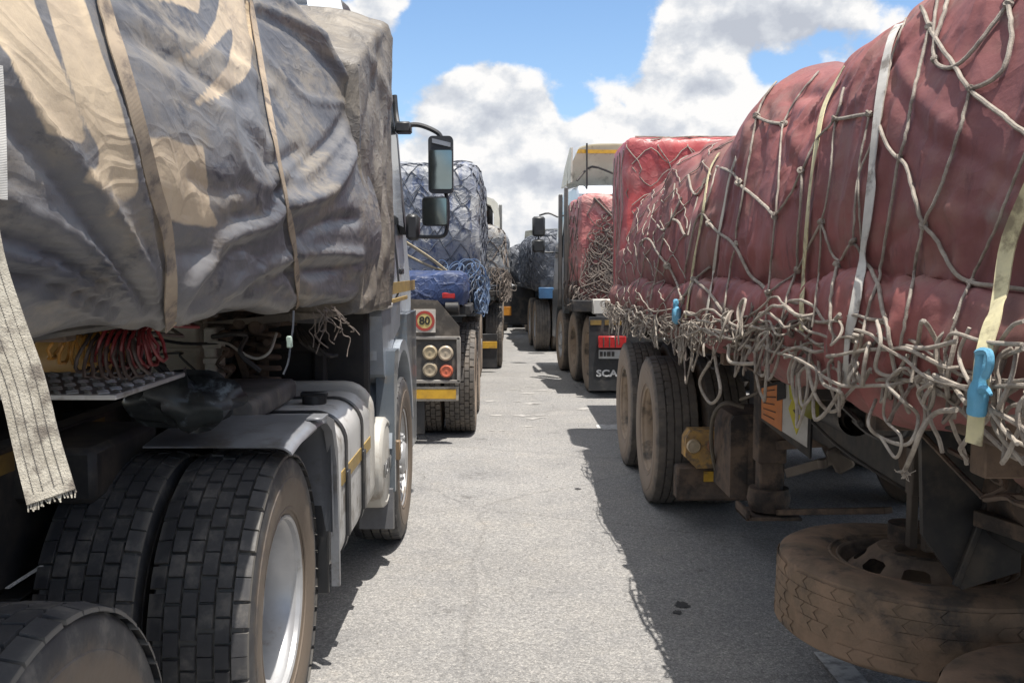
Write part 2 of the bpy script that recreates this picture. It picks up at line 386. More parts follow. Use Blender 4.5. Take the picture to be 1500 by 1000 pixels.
# ------------------------------------------------------------------ road
def road():
    m = bpy.data.materials.new('asphalt'); m.use_nodes = True; nt = m.node_tree; N = nt.nodes; L = nt.links; b = N['Principled BSDF']
    tc = N.new('ShaderNodeTexCoord')
    def nz(sc, det=5, r=.6):
        n = N.new('ShaderNodeTexNoise'); n.inputs['Scale'].default_value = sc; n.inputs['Detail'].default_value = det; n.inputs['Roughness'].default_value = r
        L.new(tc.outputs['Object'], n.inputs['Vector']); return n.outputs['Fac']
    def rampf(f, pts):
        r = N.new('ShaderNodeValToRGB'); L.new(f, r.inputs[0]); e = r.color_ramp.elements
        e[0].position, e[0].color = pts[0][0], pts[0][1]+(1,); e[1].position, e[1].color = pts[-1][0], pts[-1][1]+(1,)
        for p_, c_ in pts[1:-1]: x = e.new(p_); x.color = c_+(1,)
        return r.outputs[0]
    def mul(a, c, f=1.):
        x = N.new('ShaderNodeMix'); x.data_type = 'RGBA'; x.blend_type = 'MULTIPLY'; x.inputs[0].default_value = f; L.new(a, x.inputs[6]); L.new(c, x.inputs[7]); return x.outputs[2]
    base = rampf(nz(1.1, 8, .65), [(.3, (.268, .262, .256)), (.5, (.305, .298, .290)), (.72, (.345, .336, .325))])
    v = N.new('ShaderNodeTexVoronoi'); v.inputs['Scale'].default_value = 150; L.new(tc.outputs['Object'], v.inputs['Vector'])
    vs = N.new('ShaderNodeSeparateColor'); L.new(v.outputs['Color'], vs.inputs[0])
    st = rampf(vs.outputs[0], [(0., (.66, .66, .66)), (.45, (.90, .90, .90)), (.8, (1.06, 1.05, 1.04)), (1., (1.45, 1.42, 1.38))])
    col = mul(base, st)
    col = mul(col, rampf(nz(38, 6, .7), [(.3, (.66, .66, .66)), (.55, (1.03, 1.03, 1.03)), (.75, (1.26, 1.24, 1.2))]))
    # darker oily patches and light dusty ones
    col = mul(col, rampf(nz(2.6, 7, .7), [(.30, (.62, .61, .60)), (.40, (.95, .95, .95)), (.60, (1.03, 1.02, 1.0)), (.72, (1.18, 1.13, 1.06))]))
    L.new(col, b.inputs['Base Color']); b.inputs['Roughness'].default_value = .82; b.inputs['Specular IOR Level'].default_value = .3
    # cracks
    vc = N.new('ShaderNodeTexVoronoi'); vc.feature = 'DISTANCE_TO_EDGE'; vc.inputs['Scale'].default_value = .55
    di = N.new('ShaderNodeMix'); di.data_type = 'VECTOR'; di.inputs[0].default_value = .16
    nn = N.new('ShaderNodeTexNoise'); nn.inputs['Scale'].default_value = 3; nn.inputs['Detail'].default_value = 7; L.new(tc.outputs['Object'], nn.inputs['Vector'])
    L.new(tc.outputs['Object'], di.inputs[4]); L.new(nn.outputs['Color'], di.inputs[5]); L.new(di.outputs[1], vc.inputs['Vector'])
    ck = rampf(vc.outputs['Distance'], [(0., (.45, .44, .43)), (.006, (.8, .8, .8)), (.012, (1, 1, 1))])
    L.new(mul(col, ck, .28), b.inputs['Base Color'])
    bp = N.new('ShaderNodeBump'); bp.inputs['Distance'].default_value = .006; bp.inputs['Strength'].default_value = .9
    ad = N.new('ShaderNodeMath'); ad.operation = 'MULTIPLY_ADD'; L.new(v.outputs['Distance'], ad.inputs[0]); ad.inputs[1].default_value = -.8; L.new(nz(40, 5), ad.inputs[2])
    L.new(ad.outputs[0], bp.inputs['Height']); L.new(bp.outputs[0], b.inputs['Normal'])
    g = G(); g.add([(-12, -40, 0), (14, -40, 0), (14, 260, 0), (-12, 260, 0)], [(0, 1, 2, 3)]); struct('road', g, m)
    gm = mat('dry_ground', (.20, .14, .09), (.15, .12, .07), .95, ns=.2, c3=(.09, .11, .04), s3=.05, t3=.5)
    g = G(); g.add([(-3000, -3000, -.03), (3000, -3000, -.03), (3000, 3000, -.03), (-3000, 3000, -.03)], [(0, 1, 2, 3)]); struct('ground', g, gm)
    pm = mat('worn_white_road_paint', (.52, .52, .50), (.42, .42, .41), .8, ns=14, c3=(.22, .215, .21), s3=14, t3=.52)
    g = G()
    g.add([(.97, 9.65, .004), (3.6, 9.65, .004), (3.6, 9.98, .004), (.98, 9.96, .004)], [(0, 1, 2, 3)])
    for i, (x, y0, y1) in enumerate([(1.44, -4, 3.95)]):
        g.add([(x-.06, y0, .004), (x+.06, y0, .004), (x+.05-(y1-y0)*.004, y1, .004), (x-.07-(y1-y0)*.004, y1, .004)], [(0, 1, 2, 3)])
    struct('road_marking', g, pm)
    # spilt maize meal / dust smears and small dark spots: thin marks with shapes of their own
    sm = mat('dark_spot', (.035, .034, .034), (.05, .048, .046), .6, ns=20)
    r = random.Random(3); g = G()
    for (px, py, w) in ((1000, 886, .032), (992, 897, .018), (846, 716, .022)):
        c = P(px, py, 1); d = ray(px, py); c = CAM+d*(-CH/d.z); n = 26
        g.add([(c.x+math.cos(2*PI*k/n)*w*(1+r.uniform(-.45, .5)), c.y+math.sin(2*PI*k/n)*w*1.5*(1+r.uniform(-.4, .4)), .004) for k in range(n)], [tuple(range(n))])
    struct('dark_spot', g, sm)
    dm = mat('pale_dust', (.43, .41, .385), (.36, .345, .325), .9, ns=30); g = G()
    for k in range(26):
        px = r.gauss(765, 38); py = r.gauss(597, 22); d = ray(px, py); c = CAM+d*(-CH/d.z); w = r.uniform(.008, .05); n = 12; q = r.uniform(-.5, .5)
        g.add([(c.x+math.cos(2*PI*k2/n)*w*2.2*(1+r.uniform(-.4, .5)), c.y+math.sin(2*PI*k2/n)*w*1.2*(1+r.uniform(-.5, .5))+q*math.cos(2*PI*k2/n)*w, .0045) for k2 in range(n)], [tuple(range(n))])
    struct('dust_smears', g, dm)
    # loose stones
    g = G(); sm2 = mat('stone_chip', (.34, .32, .29), (.2, .19, .18), .9, ns=30)
    for k in range(260):
        y = r.uniform(2.2, 14); x = r.uniform(-.75, 1.3); s_ = r.uniform(.0025, .007)
        v = [Vector((x, y, .0))+Vector((r.uniform(-1, 1), r.uniform(-1, 1), z))*s_ for z in (0, 0, 0, .9, 1.1)]
        g.add(v, [(0, 1, 3), (1, 2, 3), (2, 0, 4), (0, 3, 4), (3, 2, 4), (1, 2, 4)])
    struct('grit', g, sm2, 'stuff')
road()

# ------------------------------------------------------------------ wheels
def tread(g, rows, n, r0, r1, x0, x1, r, gap=.004, agap=.10, skew=0., shoulder=.006):
    cw = (x1-x0)/rows
    for k in range(rows):
        a_ = x0+k*cw+(gap/2 if k else 0); b_ = x0+(k+1)*cw-(gap/2 if k < rows-1 else 0)
        for i in range(n):
            st = 2*PI/n; t0 = (i+(.5 if k % 2 else 0)+skew*k+r.uniform(-.06, .06))*st; t1 = t0+st*(1-agap*r.uniform(.8, 1.3))
            dz = r.uniform(-.003, .001); v = []
            for j in range(3):
                t = t0+(t1-t0)*j/2
                for rr, ins in ((r0, -.0005), (r1+dz, .0022)):
                    ta = t+(ins/r1 if j == 0 else -ins/r1 if j == 2 else 0)
                    sh0 = shoulder if (k == 0 and rr > r0) else 0; sh1 = shoulder if (k == rows-1 and rr > r0) else 0
                    cy, sz = math.cos(ta), math.sin(ta)
                    v.append((a_+ins, (rr-sh0)*cy, (rr-sh0)*sz)); v.append((b_-ins, (rr-sh1)*cy, (rr-sh1)*sz))
            f = []
            for j in range(2):
                o = j*4; f += [(o+2, o+3, o+7, o+6), (o+0, o+2, o+6, o+4), (o+1, o+5, o+7, o+3)]
            f += [(0, 1, 3, 2), (8, 10, 11, 9)]
            g.add(v, f)
def tyre_mesh(kind, m, R=.522):
    g = G(); k = R/.522
    side = [(-.118, .292), (-.128, .31), (-.142, .345), (-.1495, .39), (-.149, .43), (-.146, .433), (-.145, .455), (-.140, .485), (-.134, .497)]
    if kind == 'block':
        tr = [(-.128, .503), (0, .506), (.128, .503)]
    else:
        tr = [(-.126, .512)]
        for c in (-.075, -.025, .025, .075): tr += [(c-.006, .5185), (c-.0045, .506), (c+.0045, .506), (c+.006, .5185)]
        tr += [(.126, .512)]
    prof = side+tr+[(-a, b) for a, b in side[::-1]]
    g.lathe([(a, b*k) for a, b in prof], seg=72)
    r = random.Random(11)
    if kind == 'block': tread(g, 6, 44, .502*k, R, -.146, .146, r, gap=.0045, agap=.085, shoulder=.010)
    elif kind == 'lug': tread(g, 5, 54, .508*k, R, -.132, .132, r, gap=.007, agap=.16, shoulder=.008)
    for rr in (.335, .365, .45): pass
    for s in (-1, 1):                      # raised rings
        g.lathe([(s*.1335, .318*k), (s*.1385, .322*k), (s*.139, .328*k), (s*.1355, .332*k)], seg=72)
    return mk('tyre_'+kind, g, m, True, 30)
def ring_holes(g, r0, r1, x0, x1, nh=10, seg=80):   # annulus with hand holes
    rs = [r0, r0+(r1-r0)*.28, r0+(r1-r0)*.5, r0+(r1-r0)*.76, r1]; per = seg//nh; v = []; f = []
    for i in range(seg):
        a = 2*PI*i/seg
        for q, rr in enumerate(rs):
            ph = i % per
            if q in (1, 3) and ph in (1, per-3): rr = rr+(.008 if q == 1 else -.008)
            t = (rr-r0)/(r1-r0); v.append((x0+(x1-x0)*t, rr*math.cos(a), rr*math.sin(a)))
    for i in range(seg):
        j = (i+1) % seg
        for q in range(4):
            if q in (1, 2) and (i % per) in range(1, per-3): continue
            f.append((i*5+q, i*5+q+1, j*5+q+1, j*5+q))
    g.add(v, f)
def rim_mesh(kind, m):
    g = G()
    if kind == 'dish':       # outer wheel of a dual pair: deep cone
        g.lathe([(.112, .300), (.128, .302), (.130, .296), (.124, .288), (.108, .286), (.100, .278), (.085, .272), (.02, .262), (-.02, .258), (-.12, .27), (-.125, .295)], seg=72)
        ring_holes(g, .165, .258, -.045, -.02)
        g.lathe([(-.045, .165), (-.05, .15), (-.04, .12), (.0, .115), (.035, .108), (.04, .09), (.045, .0)], seg=40)
        n_, rb, xb = 10, .142, -.05
    else:                    # steer wheel: disc bulging out
        g.lathe([(.112, .300), (.128, .302), (.130, .296), (.124, .288), (.106, .284), (.098, .274), (.06, .262), (.04, .256), (-.12, .265), (-.125, .295)], seg=72)
        ring_holes(g, .17, .256, .095, .04)
        g.lathe([(.095, .17), (.10, .165), (.10, .10), (.135, .095), (.15, .08), (.155, .0)], seg=40)
        n_, rb, xb = 10, .135, .10
    for i in range(n_):
        a = 2*PI*i/n_
        M = Matrix.Translation((xb, rb*math.cos(a), rb*math.sin(a)))
        g.lathe([(-.002, .016), (.018, .016), (.022, .012), (.034, .011), (.036, .0)], M, seg=8)
    return mk('rim_'+kind, g, m, True, 35)
TY = {}; RI = {}
def wheel(parent, x, y, face, tk, tm, rk, rm, R=.522, dual=True, z=None, top=False):
    key = (tk, tm.name, R)
    if key not in TY: TY[key] = tyre_mesh(tk, tm, R)
    if (rk, rm.name) not in RI: RI[(rk, rm.name)] = rim_mesh(rk, rm)
    w = bpy.data.objects.new('wheel', None); COL.objects.link(w); w.parent = parent; w.empty_display_size = .1
    wp = Vector((x-face*.1495, y, R-.004 if z is None else z))
    w.location = WM[parent.name].inverted() @ wp; w.rotation_euler = (random.uniform(0, 6), 0, 0 if face > 0 else PI)
    w.rotation_euler = Euler((0, 0, 0 if face > 0 else PI))
    spin = random.uniform(0, 6)
    for nm, me, dx in (('tyre', TY[key], 0), ('rim', RI[(rk, rm.name)], 0))+((('tyre', TY[key], -.335),) if dual else ()):
        o = bpy.data.objects.new(nm, me); COL.objects.link(o); o.parent = w; o.location = (dx, 0, 0); o.rotation_euler = (spin, 0, 0)
    return w

# ------------------------------------------------------------------ loft / tarp
def loft(profile, Ys, nv, seed=0):
    A = []
    for Y in Ys:
        pr = smooth([Vector((a, b, 0)) for a, b in profile(Y)], 8)
        p = np.array([(q.x, q.y) for q in pr]); s = np.concatenate([[0], np.cumsum(np.hypot(*np.diff(p, axis=0).T))])
        t = np.linspace(0, s[-1], nv); A.append(np.stack([np.interp(t, s, p[:, 0]), np.full(nv, Y), np.interp(t, s, p[:, 1])], -1))
    return np.array(A)
def gnorm(A, side):
    du = np.gradient(A, axis=0); dv = np.gradient(A, axis=1); n = np.cross(du, dv)
    n /= np.linalg.norm(n, axis=-1, keepdims=True)+1e-12
    mid = n[n.shape[0]//2, n.shape[1]//4]
    if mid[0]*side < 0: n = -n
    return n
def folds(PXx, PYy, lst):     # (amp_px, width_px, polyline)
    d = 0
    for a, w, pl in lst:
        pl = [(v.x, v.y) for v in smooth([Vector((x, y, 0)) for x, y in pl], 3)]
        q = pdist(PXx, PYy, pl)/w
        d = d+a*np.exp(-q*q)
    return d
class Surf:
    def __init__(s, g): s.b = BVHTree.FromPolygons([tuple(v) for v in g.v], g.f)
    def px(s, x, y, off=.004):
        d = ray(x, y); h = s.b.ray_cast(CAM, d)
        if h[0] is None: return None
        n = h[1]
        if n.dot(d) > 0: n = -n
        return h[0]+n*off, n, h[0]
    def drape(s, poly, off=.006, step=7):
        pl = smooth([Vector((x, y, 0)) for x, y in poly], 12); o = []; N_ = []; last = None; acc = []
        for q in pl:
            if last is None or (q-last).length >= step or q is pl[-1]: acc.append(q); last = q
        for q in acc:
            h = s.px(q.x, q.y, off)
            if h: o.append(h[0]); N_.append(h[1])
        # smooth so a taut rope spans hollows instead of following each one
        for _ in range(2):
            o = [o[0]]+[(o[i-1]+o[i]*2+o[i+1])/4 for i in range(1, len(o)-1)]+[o[-1]] if len(o) > 2 else o
            N_ = [N_[0]]+[(N_[i-1]+N_[i]*2+N_[i+1]).normalized() for i in range(1, len(N_)-1)]+[N_[-1]] if len(N_) > 2 else N_
        return o, N_
    def cast(s, p, d, off=.006):
        h = s.b.ray_cast(Vector(p), Vector(d))
        if h[0] is None: return None
        n = h[1]
        if n.dot(Vector(d)) > 0: n = -n
        return h[0]+n*off*1.7

def loop_rope(g, c, r, rng, rad=.007, outw=(-1, 0, 0), n=5, drop=1., lat=(0, 1, 0)):
    """a hanging loop / curl of loose rope round point c"""
    out = Vector(outw); c = Vector(c); L_ = r*rng.uniform(1.5, 2.9)*drop; wd = r*rng.uniform(.7, 1.35); ph = rng.uniform(-.5, .5); pts = []
    kind = rng.random(); n_ = 12; sk = rng.uniform(-.5, .5); th = rng.uniform(0, PI); tilt = rng.uniform(-.9, .9)
    for i in range(n_+1):
        a = 2*PI*i/n_*(1 if kind < .7 else 1.35)+.25
        y = math.sin(a)*wd*(1+.35*math.cos(a+ph)); z = -(1-math.cos(a))*.5*L_; x = abs(math.sin(a*.5))*r*.45+.014*math.sin(a*1.5+th)-(.035 if i in (0, n_) else .012 if i in (1, n_-1) else 0)
        if kind > .85: y, z = y*math.cos(tilt*1.6)-z*math.sin(tilt*1.6), z*math.cos(tilt*1.6)+y*math.sin(tilt*1.6)
        pts.append(c+Vector(lat)*(y+sk*z)+Vector((0, 0, 1))*(z+L_*.3)+out*x+Vector([rng.uniform(-.03, .03)*r for _ in range(3)]))
    g.tube(smooth(pts, 3), rad, n)
def rope_end(g, c, r_, rng, rad):
    a = Vector(c); pts = [a]; d = Vector((rng.uniform(-.5, .1), rng.uniform(-1, 1), rng.uniform(-1.6, -.2))).normalized()
    for i in range(6): d = (d+Vector((rng.uniform(-.5, .5), rng.uniform(-.6, .6), rng.uniform(-.7, .3)))).normalized(); pts.append(pts[-1]+d*r_)
    g.tube(smooth(pts, 3), rad, 5)

# ================================================================== LEFT NEAR TRUCK
def face_text(M): return M
truck1 = thing('tractor_truck', 'silver and white tractor truck at the front left with deep block tread tyres', 'truck', (-1.8, 4.5, 0), 0, None)
def left_truck():
    T = truck1
    # axles: rear drive, front drive, steer
    wheel(T, -.775, 1.62, 1, 'block', RUB, 'dish', SILV)
    wheel(T, -.725, 3.12, 1, 'block', RUB, 'dish', SILV)
    wheel(T, -.605, 5.77, 1, 'lug', RUB, 'steer', SILV, dual=False, R=.50)
    for y in (1.62, 3.12): wheel(T, -3.12, y, -1, 'block', RUB, 'dish', SILV)
    wheel(T, -3.15, 5.77, -1, 'lug', RUB, 'steer', SILV, dual=False, R=.50)
    g = G()                                # frame rails, cross members
    for x in (-1.50, -2.32): g.box(x-.04, x+.04, .9, 6.9, .72, 1.13, .006)
    for y in (1.3, 2.4, 3.75, 4.9): g.box(-2.32, -1.5, y-.05, y+.05, .76, .92)
    for y in (1.69, 3.06): g.tube([(-.98, y, .52), (-2.85, y, .52)], .075, 14)
    for y in (1.69, 3.06):                 # diff, spring
        g.lathe([(-.2, 0), (-.19, .12), (-.08, .2), (.08, .2), (.19, .12), (.2, 0)], Matrix.Translation((-1.9, y, .52)), 20)
        for k in range(4): g.obox((-1.45, y-.55+k*.06, .62+k*.022), (-1.45, y+.55-k*.06, .62+k*.022), .08, .018)
    g.tube([(-1.92, 1.7, .55), (-1.92, 5, .75)], .06, 12)
    g.box(-1.55, -1.3, 3.85, 4.9, .62, .72)
    part('chassis_frame', g, BLK, T)
    g = G(); g.box(-1.459, -1.456, 1.2, 3.42, 1.055, 1.115, .0005); part('reflective_stripe', g, DKYEL, T)
    # coupling plate with chequered galvanised walkway
    g = G(); g.box(-2.30, -1.0, 2.42, 2.95, 1.315, 1.33, .003)
    for i in range(13):
        for j in range(32):
            x = -2.28+j*.04+(.02 if i % 2 else 0); y = 2.44+i*.04; s_ = 1 if (i+j) % 2 else -1
            g.obox((x-.012, y-.010*s_, 1.331), (x+.012, y+.010*s_, 1.331), .007, .006, .002)
    part('walkway_plate', g, mat('galvanised_chequer', (.70, .70, .70), (.6, .6, .6), .4, .5, c3=(.4, .38, .35), s3=8), T)
    g = G(); M = Matrix.Translation((-1.9, 1.9, 1.19)) @ Matrix.Rotation(PI/2, 4, 'Y')
    g.lathe([(-.04, 0), (-.04, .45), (-.02, .46), (.03, .46), (.04, .44), (.045, 0)], M, 40); g.box(-2.3, -1.5, 1.5, 2.3, 1.135, 1.15, .01)
    part('coupling_plate', g, mat('greasy_steel', (.06, .055, .05), (.1, .09, .08), .4, .7, ns=7), T)
    # fender over the front drive wheel: sheet bent round the tyre, top run then down
    def bent(pts, x0, x1, th=.006, lip=.03):
        g = G(); pp = smooth([Vector((0, a, b)) for a, b in pts], 5); n = len(pp); v = []
        for i, p in enumerate(pp):
            t = (pp[min(i+1, n-1)]-pp[max(i-1, 0)]).normalized(); nn = Vector((0, -t.z, t.y))
            if nn.z < 0 and abs(nn.z) > .3: nn = -nn
            prof = [(x0, 0), (x1-.05, 0), (x1-.02, -.006), (x1, -.02), (x1+.004, -lip), (x1-.002, -lip), (x1-.006, -.024), (x1-.024, -.012), (x1-.05, -th), (x0, -th)]
            cen = Vector((0, 3.06, .5)); nn = (p-cen).normalized() if nn.dot(p-cen) < 0 else nn
            for x, h in prof: v.append(Vector((x, p.y, p.z))+nn*h)
        m_ = 10; f = [(i*m_+k, i*m_+(k+1) % m_, (i+1)*m_+(k+1) % m_, (i+1)*m_+k) for i in range(n-1) for k in range(m_)]
        f += [tuple(range(m_))[::-1], tuple(range((n-1)*m_, n*m_))]; return g.add(v, f)
    g = bent([(3.0, 1.085), (3.15, 1.10), (3.4, 1.105), (3.62, 1.09), (3.71, 1.02), (3.74, .8), (3.75, .6)], -1.16, -.685)
    part('mudguard', g, FEND, T, 'grey steel mudguard curved over the wheel')
    g = G(); pts = [(3.55, 1.10), (3.70, 1.06), (3.78, .92), (3.80, .6), (3.80, .36), (3.775, .36), (3.77, .6), (3.74, .88), (3.66, 1.02), (3.55, 1.07)]
    g.prism(pts, lambda a, b, d: Vector((d, a, b)), -.705, -.672); part('mudguard_edge', g, FEND, T)
    g = G(); g.box(-1.28, -.71, 3.74, 3.76, .34, 1.06, .004); part('mud_flap', g, PLAST, T)
    g = G(); g.box(-.72, -.66, 3.40, 3.52, 1.103, 1.112, .002); g.box(-.76, -.70, 3.2, 3.5, 1.05, 1.075); part('bracket', g, FEND, T)
    # fuel tank, rounded corners
    def rounded(x0, x1, z0, z1, r, n=6):
        o = []
        for cx, cz, a in ((x1-r, z1-r, 0), (x0+r, z1-r, 90), (x0+r, z0+r, 180), (x1-r, z0+r, 270)):
            for k in range(n+1): t = math.radians(a+90*k/n); o.append((cx+r*math.cos(t), cz+r*math.sin(t)))
        return o
    def shell(g, x0, x1, z0, z1, r, y0, y1, e=.02):
        rings = []
        for y, d in ((y0, -e), (y0+e*.3, -e*.3), (y0+e, 0), (y1-e, 0), (y1-e*.3, -e*.3), (y1, -e)):
            rings.append([Vector((a, y, b)) for a, b in rounded(x0-d, x1+d, z0-d, z1+d, r+d)])
        n = len(rings[0]); v = [p for q in rings for p in q]
        f = [(i*n+k, i*n+(k+1) % n, (i+1)*n+(k+1) % n, (i+1)*n+k) for i in range(len(rings)-1) for k in range(n)]
        f += [tuple(range(n))[::-1], tuple(range((len(rings)-1)*n, len(rings)*n))]; g.add(v, f)
    g = G(); shell(g, -1.30, -.675, .40, 1.045, .13, 3.83, 4.71)
    tk = part('fuel_tank', g, TANK, T, ang=50)
    for y in (3.97, 4.42):
        g = G()
        for q in (0,):
            a = rounded(-1.306, -.667, .394, 1.053, .135, 8); b = rounded(-1.30, -.674, .40, 1.046, .13, 8); n = len(a)
            v = [Vector((p[0], yy, p[1])) for yy in (y-.022, y+.022) for p in a]+[Vector((p[0], yy, p[1])) for yy in (y-.022, y+.022) for p in b]
            f = [(i, (i+1) % n, n+(i+1) % n, n+i) for i in range(n)]+[(i, (i+1) % n, 2*n+(i+1) % n, 2*n+i) for i in range(n)]+[(n+i, n+(i+1) % n, 3*n+(i+1) % n, 3*n+i) for i in range(n)]
            g.add(v, f)
        g.box(-.669, -.657, y-.028, y+.028, .52, .80, .003)
        part('tank_strap', g, PLAST, tk)
    g = G()
    for a, b in ((3.995, 4.395), (4.445, 4.70)): g.box(-.679, -.671, a, b, .755, .815, .001)
    g.box(-.679, -.671, 3.86, 3.945, .755, .815, .001)
    part('tank_stripe', g, YELO, tk)
    g = G(); g.lathe([(-.02, 0), (-.02, .055), (.02, .055), (.026, .045), (.028, 0)], Matrix.Translation((-.86, 4.25, 1.062)) @ Matrix.Rotation(-PI/2, 4, 'Y'), 20); g.box(-.92, -.80, 4.23, 4.27, 1.075, 1.1, .006)
    part('filler_cap', g, PLAST, tk)
    g = G(); shell(g, -1.42, -.95, 1.06, 1.155, .03, 3.55, 4.30, .015)
    part('battery_cover', g, mat('dusty_cover', (.15, .14, .135), (.10, .095, .09), .7, c3=(.22, .2, .17), s3=4), T)
    # white end cover + round cream cover
    g = G(); shell(g, -1.31, -.665, .40, 1.085, .15, 4.73, 4.82, .02); part('tank_end_cover', g, CREAM, T, ang=50)
    g = G(); M = Matrix.Translation((-.685, 5.06, .61))
    g.lathe([(-.45, 0), (-.45, .24), (.0, .245), (.035, .243), (.05, .228), (.052, .215), (.045, .205), (.05, .19), (.055, 0)], M, 48); t = part('round_side_cover', g, CREAM, T)
    M = Matrix.Translation((-.627, 5.06, .59)) @ Matrix.Rotation(PI/2, 4, 'Z') @ Matrix.Rotation(PI/2, 4, 'X')
    g = text_g('VOLVO', .105, M, .003, .002); part('lettering', g, mat('grey_lettering', (.24, .24, .24), None, .4, .4), t)
    g = G(); g.box(-.625, -.59, 5.30, 5.35, .57, .68, .004); g.box(-.66, -.595, 5.325, 5.34, .60, .65, .004); part('side_marker', g, mat('bronze_lens', (.25, .17, .10), (.14, .1, .07), .4), T)
    # steer wheel guards
    g = G()
    g.prism([(5.22, 1.20), (5.42, 1.20), (5.30, .95), (5.235, .72), (5.215, .42), (5.17, .42), (5.17, 1.05)], lambda a, b, d: Vector((d, a, b)), -.705, -.605)
    part('step_panel', g, CABG, T)
    g = G(); g.prism([(5.14, .44), (5.22, .44), (5.21, .20), (5.13, .22)], lambda a, b, d: Vector((d, a, b)), -.80, -.615); part('mud_flap', g, mat('worn_grey_flap', (.17, .17, .18), (.12, .12, .125), .6), T)
    # cab shell: side outline in Y-Z, leaning in with height
    def lean(z): return 0 if z < 1.5 else (z-1.5)*.055+max(0, z-2.7)*.25
    out = [(5.10, 1.16), (5.08, 1.55), (5.08, 2.9), (5.2, 3.10), (5.6, 3.17), (6.3, 3.12), (6.62, 2.98), (6.80, 2.6), (6.95, 1.75), (6.99, 1.5), (6.99, .95), (6.93, .55), (6.35, .55), (6.32, .9), (6.15, 1.16), (5.85, 1.25), (5.6, 1.22), (5.38, 1.10)]
    g = G(); n = len(out)
    def X_(a, b, ins): return -.69-lean(b)-ins
    rows = []
    for ins, sh in ((0.03, 0), (0., .02), (1.1, .02), (2.42, .02), (2.45, 0)):
        if ins < 1: rows.append([Vector((X_(a, b, ins), a+(.02 if sh == 0 and a < 5.2 else 0)-(.03 if sh == 0 and a > 6.5 else 0), b-(.03 if sh == 0 and b > 2.9 else 0))) for a, b in out])
        else: rows.append([Vector((-.665-(ins if ins < 2 else ins-2*lean(b) if ins > 2 else ins)-(0 if ins < 2 else 0)-(lean(b) if ins < 2 else lean(b)*0), a, b)) for a, b in out])
    v = [p for r in rows for p in r]
    f = [(i*n+k, i*n+(k+1) % n, (i+1)*n+(k+1) % n, (i+1)*n+k) for i in range(len(rows)-1) for k in range(n)]
    f += [tuple(range(n))[::-1], tuple(range((len(rows)-1)*n, len(rows)*n))]
    g.add(v, f); cab = part('cab', g, CABW, T, ang=30)
    # lower grey panels, side band and arch
    g = G(); g.prism([(5.10, 1.46), (5.95, 1.46), (5.95, 1.30), (5.62, 1.24), (5.38, 1.13), (5.25, 1.02), (5.13, 1.08), (5.05, 1.40)], lambda a, b, d: Vector((d, a, b)), -1.2, -.655)
    part('cab_corner_panel', g, mat('cab_blue_grey_panel', (.36, .39, .43), (.29, .32, .36), .35, .2, coat=.4, c3=(.27, .25, .22), s3=5), cab)
    g = G(); r = []
    for k in range(15): t = math.radians(168-k*11.2); r.append((5.77+.58*math.cos(t), .52+.64*math.sin(t)))
    g.prism(r+[(5.77+(a-5.77)*1.10, .52+(b-.52)*1.10) for a, b in r[::-1]], lambda a, b, d: Vector((d, a, b)), -.80, -.618); part('wheel_arch', g, mat('arch_pale_grey', (.42, .46, .50), (.33, .36, .4), .35, .2, coat=.3), cab)
    g = G(); g.prism([(6.36, 1.35), (7.02, 1.35), (7.04, .95), (7.0, .38), (6.42, .38), (6.36, .75)], lambda a, b, d: Vector((d, a, b)), -3.1, -.655); part('bumper', g, CABG, cab)
    g = G(); g.box(-.668, -.652, 5.06, 6.4, 1.452, 1.478, .003); g.box(-.662, -.655, 5.06, 6.96, 1.505, 1.575, .001); part('side_stripe', g, YELO, cab, 'yellow band low on the cab side')
    g = G(); g.box(-.70, -.64, 4.99, 5.45, 1.435, 1.46, .004); part('sill', g, CREAM, cab)
    g = G(); sd = lambda a, b, d: Vector((X_(a, b, 0)+d, a, b))
    g.prism([(6.05, 1.95), (6.72, 1.95), (6.62, 2.55), (6.45, 2.75), (6.05, 2.75)], sd, -.02, .006); part('door_window', g, GLASS, cab)
    g = G(); g.prism([(6.80, 1.9), (6.90, 1.9), (6.74, 2.78), (6.62, 2.92), (6.58, 2.86)], sd, -.03, .012); part('windscreen_pillar', g, PLAST, cab)
    g = G(); g.prism([(6.84, 1.9), (6.79, 2.58), (6.62, 2.93), (6.60, 2.93), (6.76, 2.58), (6.80, 1.9)], lambda a, b, d: Vector((d, a+.035, b)), -3.0, -.85); part('windscreen', g, GLASS, cab)
    g = G(); g.tube(smooth([(-.80, 6.0, 1.45), (-.672, 6.0, 1.5), (-.70, 6.0, 1.95), (-.745, 6.02, 2.75), (-.76, 6.3, 2.83)], 4), .007, 5); g.box(-.675, -.655, 6.08, 6.22, 1.62, 1.66, .006); part('door_seal', g, PLAST, cab)
    g = G(); g.prism([(5.075, 1.5), (5.06, 2.85), (5.03, 2.85), (5.03, 1.5)], lambda a, b, d: Vector((d, a, b)), -3.0, -.80); part('cab_back_panel', g, BLK, cab)
    g = G(); g.box(-3.0, -.72, 4.96, 5.07, .80, 1.46, .02)
    for k in range(5): g.box(-2.6, -1.15, 4.945, 4.965, .88+k*.1, .92+k*.1, .004)
    g.box(-1.0, -.93, 4.9, 5.0, .78, 1.28, .015); g.box(-2.1, -.93, 4.9, 5.0, 1.22, 1.28, .015)
    part('rear_engine_shield', g, mat('matt_black_shield', (.018, .018, .020), (.03, .028, .027), .75), cab)
    g = G(); g.tube(smooth([(-1.02, 5.3, 3.05), (-1.02, 5.25, 3.3), (-1.03, 5.24, 3.42)], 3), .006, 5); part('antenna', g, PLAST, cab)
